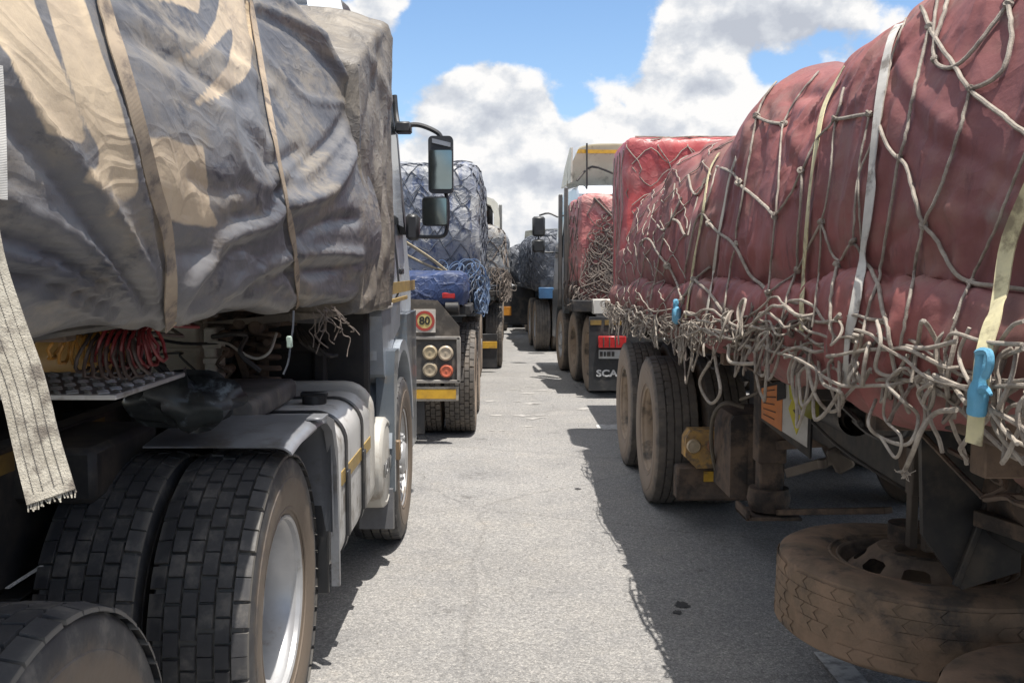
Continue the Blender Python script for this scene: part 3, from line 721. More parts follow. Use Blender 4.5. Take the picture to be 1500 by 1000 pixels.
    # roof edge deflector
    g = G(); g.prism([(5.15, 3.10), (5.3, 3.22), (5.9, 3.26), (6.4, 3.16), (6.4, 3.08), (5.2, 3.05)], lambda a, b, d: Vector((d, a, b)), -2.7, -1.05); part('roof_cap', g, CABW, cab)
    # mirrors
    mg = G(); mg2 = G()
    a0 = P(578, 140, 6.7); a1 = P(583, 186, 6.62); a2 = P(612, 183, 6.62); a3 = P(640, 194, 6.62); a4 = P(648, 206, 6.62); a5 = P(653, 282, 6.62); a6 = P(655, 330, 6.62); a7 = P(650, 345, 6.62); a8 = P(602, 346, 6.62)
    mg.tube(smooth([a0, P(580, 165, 6.68), a1], 4), .018, 8); mg.tube(smooth([a1, a2, a3, a4], 5), .017, 8); mg2.tube(smooth([a5, P(656, 300, 6.62), a6, a7, P(630, 347, 6.62), a8], 5), .014, 8)
    q = P(590, 186, 6.62); mg.box(q.x-.05, q.x+.06, 6.56, 6.68, q.z-.045, q.z+.03, .012)
    q = P(604, 333, 6.62); mg2.box(q.x-.04, q.x+.05, 6.55, 6.7, q.z-.09, q.z+.09, .02)
    mp = part('mirror_bracket', mg, PLAST, T); part('mirror_arm', mg2, PLAST, T)
    def mirror(px0, py0, px1, py1, nm, gl):
        a = P(px0, py0, 6.55); b = P(px1, py1, 6.55); g = G(); shell2 = rounded(a.x, b.x, b.z, a.z, .03)
        c = [(a.x+b.x)/2, (a.z+b.z)/2]
        rings = [[Vector((x, 6.55, z)) for x, z in shell2], [Vector((x, 6.60, z)) for x, z in shell2], [Vector((c[0]+(x-c[0])*.8, 6.66, c[1]+(z-c[1])*.85)) for x, z in shell2], [Vector((c[0]+(x-c[0])*.4, 6.685, c[1]+(z-c[1])*.5)) for x, z in shell2]]
        n = len(shell2); v = [p for r_ in rings for p in r_]; f = [(i*n+k, i*n+(k+1) % n, (i+1)*n+(k+1) % n, (i+1)*n+k) for i in range(3) for k in range(n)]+[tuple(range(n)), tuple(range(3*n, 4*n))]
        g.add(v, f); h = part(nm, g, PLAST, T)
        for (x0, y0, x1, y1) in gl:
            a2_ = P(x0, y0, 6.545); b2_ = P(x1, y1, 6.545); g = G(); s2 = rounded(a2_.x, b2_.x, b2_.z, a2_.z, .012)
            g.prism(s2, lambda u, w, d: Vector((u, d, w)), 6.543, 6.553); part('mirror_glass', g, MIRR, h)
    mirror(627, 199, 664, 283, 'mirror_housing', [(629, 220, 662, 277)]); g = G(); q = P(633, 203, 6.55); w = P(660, 216, 6.55); g.prism([(q.x, q.z), (w.x, w.z+.03), (w.x, w.z), (q.x, w.z+.03)], lambda u, v_, d: Vector((u, d, v_)), 6.535, 6.552); part('mirror_brow', g, FEND, T)
    mirror(618, 288, 656, 331, 'mirror_housing', [(620, 290, 654, 329)])
    # suspension spring, coiled air lines, cables, pipes behind the cab
    g = G()
    c = P(385, 520, 4.45); pts = []
    for i in range(150):
        t = i/149; a = t*2*PI*8; pts.append(Vector((c.x+.075*math.cos(a), c.y+.075*math.sin(a), c.z+.20-t*.42)))
    g.tube(pts, .013, 6); part('coil_spring', g, BLKB, T)
    g = G(); g.tube([(c.x, c.y, c.z+.25), (c.x, c.y, c.z-.25)], .028, 10); g.box(c.x-.11, c.x+.09, c.y-.1, c.y+.1, c.z+.21, c.z+.29, .02)
    for (px, py, r_) in ((376, 478, .035), (330, 492, .03), (392, 500, .02), (334, 517, .022), (336, 540, .022), (352, 472, .03)):
        q = P(px, py, 4.3); g.lathe([(-.03, 0), (-.03, r_), (.02, r_), (.03, r_*.7), (.03, 0)], Matrix.Translation(q) @ Matrix.Rotation(-PI/2, 4, 'Z'), 12)
    g.obox(P(345, 500, 4.4), P(372, 585, 4.4), .035, .035); g.obox(P(300, 470, 4.5), P(430, 462, 4.7), .12, .09)
    part('spring_mounting', g, BLKB, T)
    g = G()
    for k, (a, b, rr) in enumerate((((-1.62, 1.62), (-1.60, 2.6), .01),)): pass
    g.tube(smooth([P(300, 500, 4.0), P(332, 503, 4.0), P(352, 515, 4.0), P(375, 525, 4.0), P(395, 515, 4.0), P(405, 488, 4.1)], 5), .006, 6); part('grey_cable', g, CREAM, T)
    g = G(); rr_ = random.Random(5)
    for k in range(7):
        g = G(); x0 = 312+k*5; g.tube(smooth([P(x0, 470, 4.6), P(x0+rr_.uniform(-8, 8), 500, 4.5), P(x0+rr_.uniform(-10, 10), 540, 4.45), P(x0-10, 575, 4.5)], 4), .008+.004*(k % 2), 6); part('air_pipe', g, BLK, T)
    for k in range(4): g = G(); g.tube(smooth([P(430, 470, 4.8), P(440+k*12, 500+k*6, 4.7), P(470+k*8, 520, 4.8)], 4), .008, 5); part('air_pipe', g, BLK, T)
    g = G(); a = P(303, 492, 4.3); b = P(322, 558, 4.3); g.box(a.x, b.x, 4.25, 4.4, b.z, a.z+.04, .008)
    for k in range(3): q = P(326, 505+k*22, 4.25); g.box(a.x+.01, q.x+.01, 4.2, 4.26, q.z-.012, q.z+.012, .003)
    part('valve_bracket', g, CREAM, T)
    g = G(); a = P(205, 478, 4.8); b = P(300, 556, 4.8); g.box(a.x, b.x, 4.72, 4.9, b.z-.05, a.z+.08, .015); g.box(a.x-.01, b.x+.01, 4.705, 4.73, 1.245, 1.262, .003); g.box((a.x+b.x)/2-.06, (a.x+b.x)/2-.045, 4.71, 4.73, 1.1, 1.45, .003); part('equipment_cabinet', g, mat('cream_cabinet', (.80, .74, .62), (.7, .64, .53), .5, ns=3, c3=(.5, .44, .34), s3=5), T)
    g = G(); g.lathe([(-.2, 0), (-.19, .10), (-.14, .13), (.14, .13), (.19, .10), (.2, 0)], Matrix.Translation(P(118, 532, 4.3)), 18); part('amber_reservoir', g, mat('amber_plastic', (.70, .42, .14), (.6, .36, .13), .4), T)
    rq = random.Random(12)
    for k in range(9):
        p0 = P(rq.uniform(150, 330), rq.uniform(488, 520), rq.uniform(3.4, 4.6)); pts = [p0]
        for q_ in range(4): pts.append(pts[-1]+Vector((rq.uniform(-.05, .12), rq.uniform(-.1, .1), rq.uniform(-.09, .02))))
        g = G(); g.tube(smooth(pts, 4), rq.uniform(.005, .011), 6); part('air_pipe', g, BLK if k % 3 else BLKB, T)
    # dark box + bag area
    g = G(); g.box(-1.55, -1.22, 2.78, 3.3, .95, 1.12, .02); part('valve_box', g, BLK, T)
left_truck()

# coiled red and black air hoses
for nm, cm, c0, rr, nt_, lab in (('air_hose', mat('hose_red', (.20, .018, .02), (.12, .015, .018), .4), (192, 508), 0.050, 8, 'dark red spiral air hose hanging under the grey tarpaulin'),
                          ('air_hose', mat('hose_black', (.03, .026, .026), (.06, .04, .036), .45), (168, 522), 0.055, 9, 'black spiral air hose hanging under the grey tarpaulin'),
                          ('air_hose', mat('hose_orange', (.50, .24, .04), (.34, .17, .04), .45), (118, 512), 0.036, 6, 'orange spiral hose behind the loose grey strap end')):
    g = G(); c = P(c0[0], c0[1], 2.35); pts = [c+Vector((-.05, .5, .12)), c+Vector((.05, .1, .10))] if c0[0] > 180 else [c+Vector((-.3, .5, .10)), c+Vector((-.1, .1, .10))]
    rg = random.Random(c0[0]); 
    for i in range(nt_*14):
        t = i/(nt_*14-1); a = t*nt_*2*PI; fan = (t-.5)*(1.7 if rr > .06 else 1.0)
        ax = Vector((math.cos(fan), 0, math.sin(fan)*.6)); up = Vector((-math.sin(fan)*.7, 0, math.cos(fan)))
        pts.append(c+ax*(t-.5)*.16+up*(math.cos(a)*rr+(-abs(fan)*.02))+Vector((0, 1, 0))*math.sin(a)*rr+Vector([rg.uniform(-.004, .004) for _ in range(3)]))
    pts += [c+Vector((.12, .15, .04)), c+Vector((-.1, .5, .08))]
    g.tube(pts, .0048, 6, caps=True); solo(nm, g, cm, lab, 'air hose', c)
# rag bag on the frame
g = G(); c = P(283, 578, 3.05); rg = random.Random(4); A = []
for i in range(19):
    row = []
    for j in range(25):
        th = PI*i/18; ph = 2*PI*j/24; q = 1+.16*math.sin(3*ph+2*th)+.10*math.sin(7*ph-3*th)+.07*math.sin(11*ph+5*th)
        row.append((c.x-.02+.17*q*math.sin(th)*math.cos(ph), c.y+.12*q*math.sin(th)*math.sin(ph), c.z-.02+.085*q*math.cos(th)))
    A.append(row)
g.grid(A); bag = solo('plastic_bag', g, mat('dark_sack', (.04, .045, .045), (.015, .015, .018), .35, ns=10, c3=(.20, .24, .27), s3=12, t3=.6), 'dark knotted bag of rags tucked on the frame behind the near left wheels', 'bag', c)
g = G(); g.tube(smooth([P(255, 560, 3.0), P(245, 552, 3.0), P(232, 540, 3.0), P(228, 535, 3.0), P(238, 536, 3.0), P(250, 550, 3.0)], 5), .008, 6); part('bag_knot', g, BLK, bag)

# ---- semi-trailer deck over the left truck
tr1 = thing('flatbed_trailer', 'flatbed trailer front end under the wrinkled grey tarpaulin, above the near left wheels', 'trailer', (-1.8, 3, 0))
g = G(); g.box(-3.0, -.78, .2, 4.80, 1.53, 1.57, .01); g.box(-3.0, -.75, 4.72, 4.86, 1.5, 2.85, .02); part('deck', g, BLK, tr1)
g = G()
for y in np.arange(.5, 4.8, .55): g.box(-2.9, -1.0, y, y+.06, 1.485, 1.53, .004)
part('cross_member', g, BLKB, tr1)
del g

# ---- the grey tarpaulin
TARPG = mat('tarpaulin_grey_weathered', (.175, .168, .165), (.102, .102, .110), .50, ns=4.5, crease=(6, .0035, 1), bump=.0012, bs=55, c3=(.25, .215, .17), s3=5.0, t3=.53, rv=.12, attr=('print', (.62, .49, .33), (.43, .335, .23)), streak=((.055, .057, .068), (1.5, 1.0, 2.2), 4.5, .53), stretch=(1, .42, 1.15))
def tarp_left():
    # bottom edge in pixels -> height at each Y on the plane x=-.6
    eb = [(-60, 522), (0, 520), (60, 518), (110, 514), (160, 503), (205, 488), (243, 478), (300, 478), (340, 474), (400, 458), (432, 452), (470, 455), (500, 452), (522, 446), (575, 445)]
    eY = np.array([PX(x, y, -.60).y for x, y in eb]); eZ = np.array([PX(x, y, -.60).z for x, y in eb])
    Ys = np.concatenate([np.linspace(.05, .95, 14)[:-1], np.linspace(.95, 4.60, 420)])
    def prof(Y):
        zb = float(np.interp(Y, eY, eZ)); le = .21*min(1, max(.22, (4.62-Y)/1.2))+.02; top = 2.86-.17*min(1, max(0, (Y-3.95)/.4))**2-.03*math.sin(Y*5)
        x = -.60-.02*math.sin(Y*2.3); q = min(1, max(0, (Y-3.5)/.7))
        h = top-zb
        return [(x-.34, zb+.02), (x-.20, zb+.005), (x-.12, zb+.01), (x-.078, zb+.045), (x-.045, zb+.13), (x-.004-le*.10, zb+h*.30), (x-.03-le*.5, zb+h*.55), (x-.04-le*.9, zb+h*.78-q*.04), (x-.07-le*1.05+q*.06, top-.10-q*.12), (x-.16-le*1.1, top-.02-q*.07), (x-.34-le, top+.02-q*.03), (x-.9, top+.05), (x-2.35, top+.02)]
    A = loft(prof, Ys, 230); N_ = gnorm(A, 1); x, y = proj(A)
    h = lambda l: [(a/2, b/2) for a, b in l]
    R_ = [(8, 9, h([(0, 160), (60, 270), (100, 330), (200, 450), (300, 590), (400, 740), (450, 860), (466, 950)])),
          (4, 8, h([(320, 25), (420, 70), (500, 105), (600, 150), (700, 195), (790, 260)])),
          (13, 12, h([(-40, 570), (30, 600), (200, 690), (300, 790), (380, 880), (440, 950)])),
          (10, 10, h([(-40, 740), (20, 750), (150, 790), (300, 860), (420, 950)])),
          (8, 8, h([(-40, 830), (80, 850), (220, 890), (400, 955)])),
          (11, 11, h([(500, 915), (600, 770), (700, 680), (780, 650), (850, 600), (960, 560), (1030, 430)])),
          (7, 9, h([(520, 935), (640, 880), (740, 800), (850, 755), (940, 740), (1050, 745)])),
          (7, 9, h([(560, 960), (680, 930), (800, 900), (900, 855), (1050, 865)])),
          (4, 7, h([(660, 300), (680, 400), (730, 520), (790, 545), (900, 500), (1000, 400), (1030, 330)])),
          
          (4, 6, h([(740, 10), (860, 60), (960, 110), (1020, 170)])),
          (3, 5, h([(740, 120), (800, 200), (900, 290), (1020, 300)])),
          (3, 6, h([(300, 520), (330, 640), (380, 740), (440, 800)])),
          (4, 6, h([(430, 600), (450, 720), (480, 850), (476, 950)])),
          (3, 5, h([(350, 160), (470, 220), (600, 300), (740, 360), (800, 420)])),
          (3, 5, h([(870, 780), (900, 830), (1000, 800), (1050, 790)])),
          (3, 5, h([(235, 0), (300, 180), (360, 330), (400, 470), (470, 700)]))]
    V_ = [(-11, 12, h([(-30, 330), (80, 420), (200, 560), (330, 740), (440, 900)])),
          (-12, 11, h([(-30, 680), (150, 740), (300, 830), (430, 940)])),
          (-10, 9, h([(-30, 790), (160, 830), (330, 900), (430, 955)])),
          (-6, 12, h([(690, 640), (760, 640), (810, 620)])), (-7, 11, h([(500, 740), (620, 740), (700, 720), (560, 900)])),
          (-7, 10, h([(650, 900), (760, 840), (860, 800), (1000, 790)])),
          (-6, 9, h([(820, 560), (900, 480), (980, 400), (1020, 330)])),
          (-6, 10, h([(700, 330), (760, 420), (800, 480), (880, 440)])),
          (-6, 9, h([(880, 690), (960, 650), (1040, 640)])), (-6, 8, h([(330, 90), (480, 160), (600, 230), (720, 300)])),
          (-4, 7, h([(760, 40), (880, 110), (960, 190), (1000, 240)])),
          (-6, 6, h([(290, 0), (350, 250), (400, 400), (450, 620), (480, 800), (478, 950)])),
          (-6, 5, h([(728, 0), (775, 320), (830, 600), (860, 780), (868, 900)])),
          (-5, 8, h([(560, 520), (640, 560), (720, 540)]))]
    # wrinkles pulled towards the strap feet
    rg = random.Random(21)
    for k in range(40):
        cx, cy = rg.choice([(240, 478), (240, 478), (432, 452), (-40, 540)]); a = rg.uniform(-2.9, -.25); L1 = rg.uniform(60, 190); o_ = rg.uniform(6, 25)
        pl = [(cx+math.cos(a)*t*L1+math.sin(t*3)*6, cy+math.sin(a)*(t*L1)+t*t*rg.uniform(-10, 10)) for t in (o_/L1, .4, .7, 1)]
        R_.append((rg.uniform(-2.6, 2.6), rg.uniform(2.2, 4.5), pl))
    d = folds(x, y, R_+V_)*1.45
    Yk = np.clip(A[..., 1], .8, 9)
    U, Vv = A[..., 1], A[..., 2]
    w = fbm(U*2+Vv*.8, Vv*2.5, 3)*1.3; n1 = 1-np.abs(fbm(U*2.4+w*.6, Vv*3.4-U*2.2+w*.6, 5, 3))*2
    n2 = 1-np.abs(fbm(U*9+w*2, Vv*11+U*3, 9))*2
    d = d*Yk/F + n1*.003 + n2*.0011 + fbm(U*30, Vv*26, 12)*.0008
    edge = np.ones(A.shape[1]); edge[:18] = np.linspace(0, 1, 18); d = d*(1-.85*np.clip((U-4.05)/.25, 0, 1))
    B = A+N_*(d*edge)[..., None]; nf_ = len(B)
    B = np.concatenate([B, B[-1:]+np.array([-.03, .02, -.01]), B[-1:]+np.array([-.2, .03, -.10])])
    g = G().grid(B)
    o = solo('tarpaulin', g, TARPG, 'wrinkled grey tarpaulin with large faded tan letters over the near left load', 'tarpaulin', (-1.8, 2.2, 1.5), None, False, 180)
    x, y = proj(B); U, Vv = B[..., 1], B[..., 2]
    # faded print
    polys = [h([(-200, -60), (90, -60), (96, 0), (180, 200), (262, 430), (190, 412), (150, 400), (90, 290), (0, 120), (-200, -40)]),
             h([(126, -30), (236, -30), (300, 170), (352, 310), (385, 430), (412, 565), (330, 545), (250, 500), (305, 472), (240, 330), (180, 160)]),
             h([(420, 395), (500, 410), (600, 432), (612, 600), (650, 672), (560, 662), (478, 640), (450, 560)]),
             h([(470, 192), (560, 150), (600, 118), (632, 60), (645, -20), (690, -20), (688, 60), (650, 110), (600, 160), (540, 182)]),
             h([(495, 338), (560, 300), (620, 250), (668, 195), (680, 130), (690, -20), (735, -20), (742, 120), (735, 200), (712, 235), (640, 285), (570, 315)]),
             h([(430, -20), (586, -20), (582, 42), (520, 12), (430, 0)]), h([(130, 470), (260, 560), (300, 690), (340, 640), (410, 570), (330, 545), (230, 500)])]
    wx = x+fbm(U*6, Vv*6, 31)*1.5; wy = y+fbm(U*6, Vv*6, 32)*1.5; pr = np.zeros(x.shape)
    for q, p in enumerate(polys): pr = np.maximum(pr, sum(inpoly(wx+ox_, wy+oy_, p).astype(float) for ox_, oy_ in ((-3, 0), (3, 0), (0, -3), (0, 3), (-2, -2), (2, 2), (-2, 2), (2, -2), (0, 0)))/9*(1. if q < 6 else .45))
    pr[:, A.shape[1]-60:] *= 0
    for _ in range(1): pr = (pr+np.roll(pr, 1, 0)+np.roll(pr, -1, 0)+np.roll(pr, 1, 1)+np.roll(pr, -1, 1))/5
    at = o.data.attributes.new('print', 'FLOAT', 'POINT'); at.data.foreach_set('value', pr.reshape(-1).astype(np.float32))
    sf = Surf(G().grid(B))
    # front flap over the headboard
    Y2 = np.linspace(4.25, 5.0, 100)
    def prof2(Y):
        t = max(0, (Y-4.28)/.69); x = -.636+.039*t-max(0, 4.28-Y)*.08; top = 2.58+.35*min(1, t**.8)
        return [(x-.3, 1.46), (x-.1, 1.455), (x-.01, 1.46), (x, 1.50), (x+.004, 1.8), (x, 2.1), (x, top-.25), (x-.004, top-.06), (x-.02, top-.02), (x-.09, top+.0), (x-.3, top+.05), (x-.9, top+.08), (x-2.2, top+.08)]
    A2 = loft(prof2, Y2, 200); n_ = gnorm(A2, 1); x2, y2 = proj(A2); U, Vv = A2[..., 1], A2[..., 2]
    d = .012*np.sin(U*34+fbm(U*3, Vv*2.2, 2)*5+Vv*.9)*(.5+.5*np.sin(Vv*2.5)**2)+.006*(1-np.abs(fbm(U*9, Vv*2.6, 6))*2)+.0025*fbm(U*30, Vv*14, 7)
    d = d+folds(x2, y2, [(4, 5, h([(960, 45), (1030, 100), (1090, 180), (1140, 300)])), (-4, 5, h([(1120, 120), (1090, 260), (1060, 430), (1100, 640), (1070, 860)])), (3, 4, h([(1140, 110), (1130, 300), (1100, 520), (1130, 700), (1080, 880)]))])*4.7/F
    d[:, :10] *= .3; d = d*np.clip((U-4.22)/.12, .15, 1); B2 = A2+n_*d[..., None]
    # close the front: wrap round the headboard corner
    last = B2[-1]; wrap = [last+np.array([-.03, .03, 0]), last+np.array([-.12, .035, 0])]
    wrap = [np.where((last[:, 2] > 1.45)[:, None], w_, w_) for w_ in wrap]
    B2 = np.concatenate([(B2[0]+np.array([-.45, .03, -.05]))[None], (B2[0]+np.array([-.06, .004, -.01]))[None], B2, np.array(wrap)])
    solo('tarpaulin', G().grid(B2), mat('tarpaulin_grey_taupe', (.185, .158, .125), (.115, .102, .090), .55, ns=5, crease=(8, .003), bump=.0016, bs=60, c3=(.27, .235, .19), s3=4, t3=.52, streak=((.10, .095, .095), (3, 3, .5), 4, .56)),
         'taupe tarpaulin flap hanging over the headboard just behind the left cab', 'tarpaulin', (-1.8, 4.6, 1.5), None, False, 180)
    # straps over the tarpaulin
    def strap(pl, w, th, m, lab, off=.011):
        o, n = sf.drape(pl, off, 8)
        g = G().ribbon(o, n, w, th); return solo('ratchet_strap', g, m, lab, 'strap', o[-1])
    strap(h([(262, -160), (285, 0), (330, 150), (370, 290), (405, 420), (440, 560), (470, 660), (486, 800), (487, 950)]), .030, .003, WEBT, 'broad tan strap pinching the grey tarpaulin into folds, middle of the left load')
    strap(h([(712, -120), (726, 0), (750, 150), (775, 300), (800, 440), (835, 620), (858, 760), (866, 905)]), .024, .003, WEBT, 'narrow tan strap on the grey tarpaulin nearest the cab')
    # thin seam cord by the flap
    g = G(); pts = [PX(518, y_, -.648) for y_ in (88,)]; pts = [Vector((-.648+.0015*math.sin(z*20), 4.285, z)) for z in np.linspace(2.56, 1.50, 30)]
    g.tube(pts, .006, 5); solo('seam_rope', g, ROPEG, 'dark thin cord down the seam where the grey tarpaulin meets the flap', 'rope', pts[-1])
    # lashing end with green joint under the narrow strap
    c = P(430, 455, 2.72); g = G(); g.tube(smooth([c, P(429, 480, 2.72), P(426, 500, 2.72), P(422, 530, 2.72), P(415, 548, 2.72)], 4), .003, 5); w_ = solo('lashing_wire', g, ROPEG, 'thin wire hanging below the narrow tan strap', 'wire', c)
    g = G(); q = P(424, 498, 2.72); g.box(q.x-.008, q.x+.008, q.y-.008, q.y+.008, q.z-.022, q.z+.012, .003); part('joint', g, mat('pale_green_plastic', (.42, .52, .45), None, .5), w_)
    # frayed rag ends under the tarp
    g = G(); rg = random.Random(8)
    for k in range(16):
        a = P(rg.uniform(455, 500), rg.uniform(448, 462), 3.6); pts = [a]; 
        for i in range(5): pts.append(pts[-1]+Vector((rg.uniform(-.02, .03), rg.uniform(-.02, .04), rg.uniform(-.045, .0))))
        g.tube(smooth(pts, 3), .0025, 4)
    solo('frayed_cord', g, ROPED, 'frayed cord ends hanging under the grey tarpaulin near the cab', 'rope', P(480, 460, 3.6))
    # small dark strap piece at far left edge
    g = G(); a = [P(2, 95, 1.16), P(6, 170, 1.16), P(8, 230, 1.15), P(9, 292, 1.15)]
    for i in range(len(a)): a[i].x -= .011
    g.ribbon(smooth(a, 4), [Vector((1, -.6, 0))]*20, .022, .004); solo('ratchet_strap', g, WEBG, 'thin greenish grey strap at the extreme left edge of the photo', 'strap', a[-1])
    # the loose wide strap
    pl = smooth([P(-60, 215, 1.12), P(-44, 300, 1.11), P(-26, 390, 1.10), P(2, 475, 1.09), P(33, 560, 1.07), P(55, 650, 1.05), P(76, 728, 1.03)], 8)
    g = G(); g.ribbon(pl, [Vector((.30+.25*math.sin(i*.13), -1, .12)) for i in range(len(pl))], .051, .0035)
    rg = random.Random(2); e = pl[-1]; t = (pl[-1]-pl[-3]).normalized(); sd_ = t.cross(Vector((.3, -1, .1))).normalized()
    for k in range(24):
        a = e+sd_*(k/23-.5)*.05; g.tube([a, a+t*rg.uniform(.003, .009)+sd_*rg.uniform(-.003, .003)], .0009, 3)
    m = WEBW.copy(); m.name = 'strap_loose_webbing'; nt = m.node_tree
    st = solo('ratchet_strap', g, mat('webbing_cream_worn', (.50, .46, .38), (.38, .345, .28), .9, ns=40, bump=.0025, bs=420, c3=(.17, .145, .12), s3=22, t3=.54, streak=((.22, .19, .155), (60, 60, 6), 3, .6)), 'wide loose cream strap end dangling over the near left tyre', 'strap', pl[0])
    # stitched dark threads along it
    g = G()
    for q in (-.016, -.006, .006, .016):
        for i in range(0, len(pl)-2):
            t = (pl[i+1]-pl[i]); n = Vector((.30+.25*math.sin(i*.13), -1, .12)); n = (n-t.normalized()*n.dot(t.normalized())).normalized(); s2 = t.normalized().cross(n)
            for j in range(3):
                a = pl[i]+t*(j/3)+s2*q+n*.0038; g.tube([a, a+t*.17], .0007, 3)
    part('stitching', g, mat('dark_thread', (.09, .08, .07), None, .9), st)
tarp_left()

# ================================================================== RIGHT NEAR TRAILER
TARPR = mat('tarpaulin_red_faded', (.28, .092, .084), (.185, .066, .066), .68, ns=2.6, stretch=(1, .5, .9), crease=(4.5, .0032, 1), bump=.0014, bs=60, c3=(.235, .115, .098), s3=4.5, t3=.52, rv=.08, attr=('fade', (.26, .205, .175), (.20, .155, .14)), streak=((.10, .038, .042), (2, 2, .5), 5, .55))
TARPP = mat('tarpaulin_red_bright', (.46, .085, .080), (.31, .055, .058), .42, ns=3, crease=(5, .004), bump=.0012, bs=60, c3=(.46, .17, .155), s3=3.5, t3=.54, rv=.1)
tr2 = thing('flatbed_trailer', 'dusty flatbed trailer under the dark red tarpaulin at the right, with brown landing leg', 'trailer', (2.2, 5, 0))
def right_trailer():
    T = tr2
    wheel(T, 1.005, 6.66, -1, 'lug', RUBG, 'dish', RIMD); wheel(T, 1.005, 7.93, -1, 'lug', RUBG, 'dish', RIMD)
    wheel(T, 3.42, 6.66, 1, 'lug', RUBG, 'dish', RIMD); wheel(T, 3.42, 7.93, 1, 'lug', RUBG, 'dish', RIMD)
    g = G(); g.box(1.02, 3.4, .6, 9.0, 1.28, 1.36, .01); g.box(1.20, 3.4, 9.0, 11.2, 1.20, 1.28, .01); part('deck', g, BLKB, T)  # lower deck stretch past the boxy load is added to shade the road
    for x in (1.62, 2.75):
        g = G(); g.box(x-.07, x+.07, .6, 5.9, .80, 1.28, .008); g.box(x-.07, x+.07, 5.9, 9.0, .95, 1.28, .008); part('frame_rail', g, BLK, T)
    g = G()
    for y in np.arange(.8, 9, .62): g.box(1.06, 3.35, y, y+.07, 1.19, 1.28, .004)
    part('cross_member', g, BLKB, T)
    for y in (6.66, 7.93):
        g = G(); g.tube([(1.3, y, .52), (3.2, y, .52)], .07, 14); g.box(1.55, 1.7, y-.45, y+.45, .60, .66, .01); part('axle', g, BLKB, T)
    # landing leg: tube, foot plate, brace
    def leg(x, y):
        g = G(); g.box(x-.075, x+.075, y-.065, y+.065, .62, 1.28, .008); g.box(x-.062, x+.062, y-.052, y+.052, .36, .66, .008)
        l = part('landing_leg', g, BLKB, T)
        g = G(); g.lathe([(-.06, 0), (-.06, .10), (.0, .115), (.06, .105), (.06, 0)], Matrix.Translation((x, y, .42)) @ Matrix.Rotation(-PI/2, 4, 'Y'), 24); g.box(x-.15, x+.15, y-.12, y+.12, .325, .345, .006); g.box(x-.15, x-.13, y-.12, y+.12, .325, .38, .004)
        part('foot', g, BLKB, l)
        return l
    leg(1.43, 5.0); leg(2.9, 5.0)
    g = G(); g.obox((1.46, 4.9, .37), (1.75, 4.2, .56), .05, .03); g.obox((1.46, 4.95, .72), (1.85, 4.55, .83), .05, .05); g.obox((1.43, 5.0, .80), (2.9, 5.0, .80), .07, .07); part('brace', g, BLKB, T)
    g = G(); a = P(1155, 692, 4.5); b = P(1232, 670, 4.3); g.obox(a, b, .06, .045); g.obox(P(1222, 655, 4.3), P(1240, 688, 4.3), .05, .09, .012); g.tube([P(1204, 672, 4.28), P(1206, 684, 4.28)], .022, 10)
    part('crank_bracket', g, mat('scuffed_steel', (.17, .145, .12), (.12, .10, .085), .6, .3), T)
    g = G(); g.tube(smooth([P(1190, 618, 3.9), P(1230, 655, 3.8), P(1290, 695, 3.6), P(1345, 728, 3.5)], 4), .007, 6); part('cable', g, BLK, T)
    # underrun box: rear light carrier facing the camera
    g = G(); a = P(990, 681, 5.95); b = P(1118, 735, 5.95)
    g.box(a.x, a.x+.62, 5.9, 6.04, b.z+.02, a.z, .015); lb = part('light_bar', g, BLKB, T)
    g = G(); a = P(1001, 627, 5.95); b = P(1062, 684, 5.95)
    g.prism([(a.x, a.z-.05), (a.x+.03, a.z), (b.x+.08, a.z), (b.x+.08, b.z+.02), (a.x+.07, b.z+.01), (a.x, b.z+.08)], lambda u, w, d: Vector((u, d, w)), 5.86, 6.0)
    lc = part('lamp_cluster', g, mat('ochre_dusty_lamp', (.62, .36, .09), (.42, .26, .11), .6, ns=12, c3=(.2, .14, .09), s3=14, t3=.5), T)
    for px, r_, c_ in ((1016, .045, (.62, .50, .34)), (1046, .045, (.30, .15, .09))):
        q = P(px, 653, 5.86); g = G(); g.lathe([(-.02, r_), (.012, r_), (.022, r_*.85), (.01, r_*.8), (.014, 0)], Matrix.Translation((q.x, 5.86, q.z)) @ Matrix.Rotation(-PI/2, 4, 'Z'), 24)
        part('round_lamp', g, mat('lamp_lens_dusty', c_, None, .45, ns=15), lc)
    g = G(); a = P(1031, 690, 5.89); b = P(1052, 705, 5.89); g.box(a.x, b.x+.02, 5.885, 5.9, b.z, a.z, .001); part('reflector', g, YEL, lb)
    # air tank: upright brown vessel
    g = G(); a = P(1062, 601, 5.45); b = P(1122, 722, 5.45)
    g.prism([(a.x, a.z-.04), (a.x+.02, a.z-.01), (a.x+.06, a.z), (b.x+.06, a.z), (b.x+.06, b.z+.02), (b.x, b.z), (a.x, b.z+.01)], lambda u, w, d: Vector((u, d, w)), 5.30, 5.72)
    g.box(a.x+.10, a.x+.13, 5.292, 5.30, b.z+.03, a.z-.03, .002); part('valve_housing', g, BLKB, T)
    g = G(); g.tube(smooth([P(1090, 596, 5.3), P(1062, 590, 5.35), P(1045, 610, 5.5), P(1042, 650, 5.6), P(1048, 685, 5.7), P(1056, 712, 5.75)], 5), .013, 7)
    g.tube(smooth([P(1085, 585, 5.3), P(1110, 575, 5.0), P(1140, 560, 4.9)], 4), .01, 6); part('air_line', g, mat('hose_dusty', (.16, .135, .10), (.1, .085, .07), .7), T)
    # bumper pipe, dark box, lamp
    q = P(1215, 596, 3.9); g = G(); M = Matrix.Translation(q) @ Matrix.Rotation(-PI/2, 4, 'Z'); g.lathe([(.3, .07), (-.0, .07), (-.008, .064), (-.002, .05), (.3, .05)], M, 24); part('coupling_pipe', g, BLK, T)
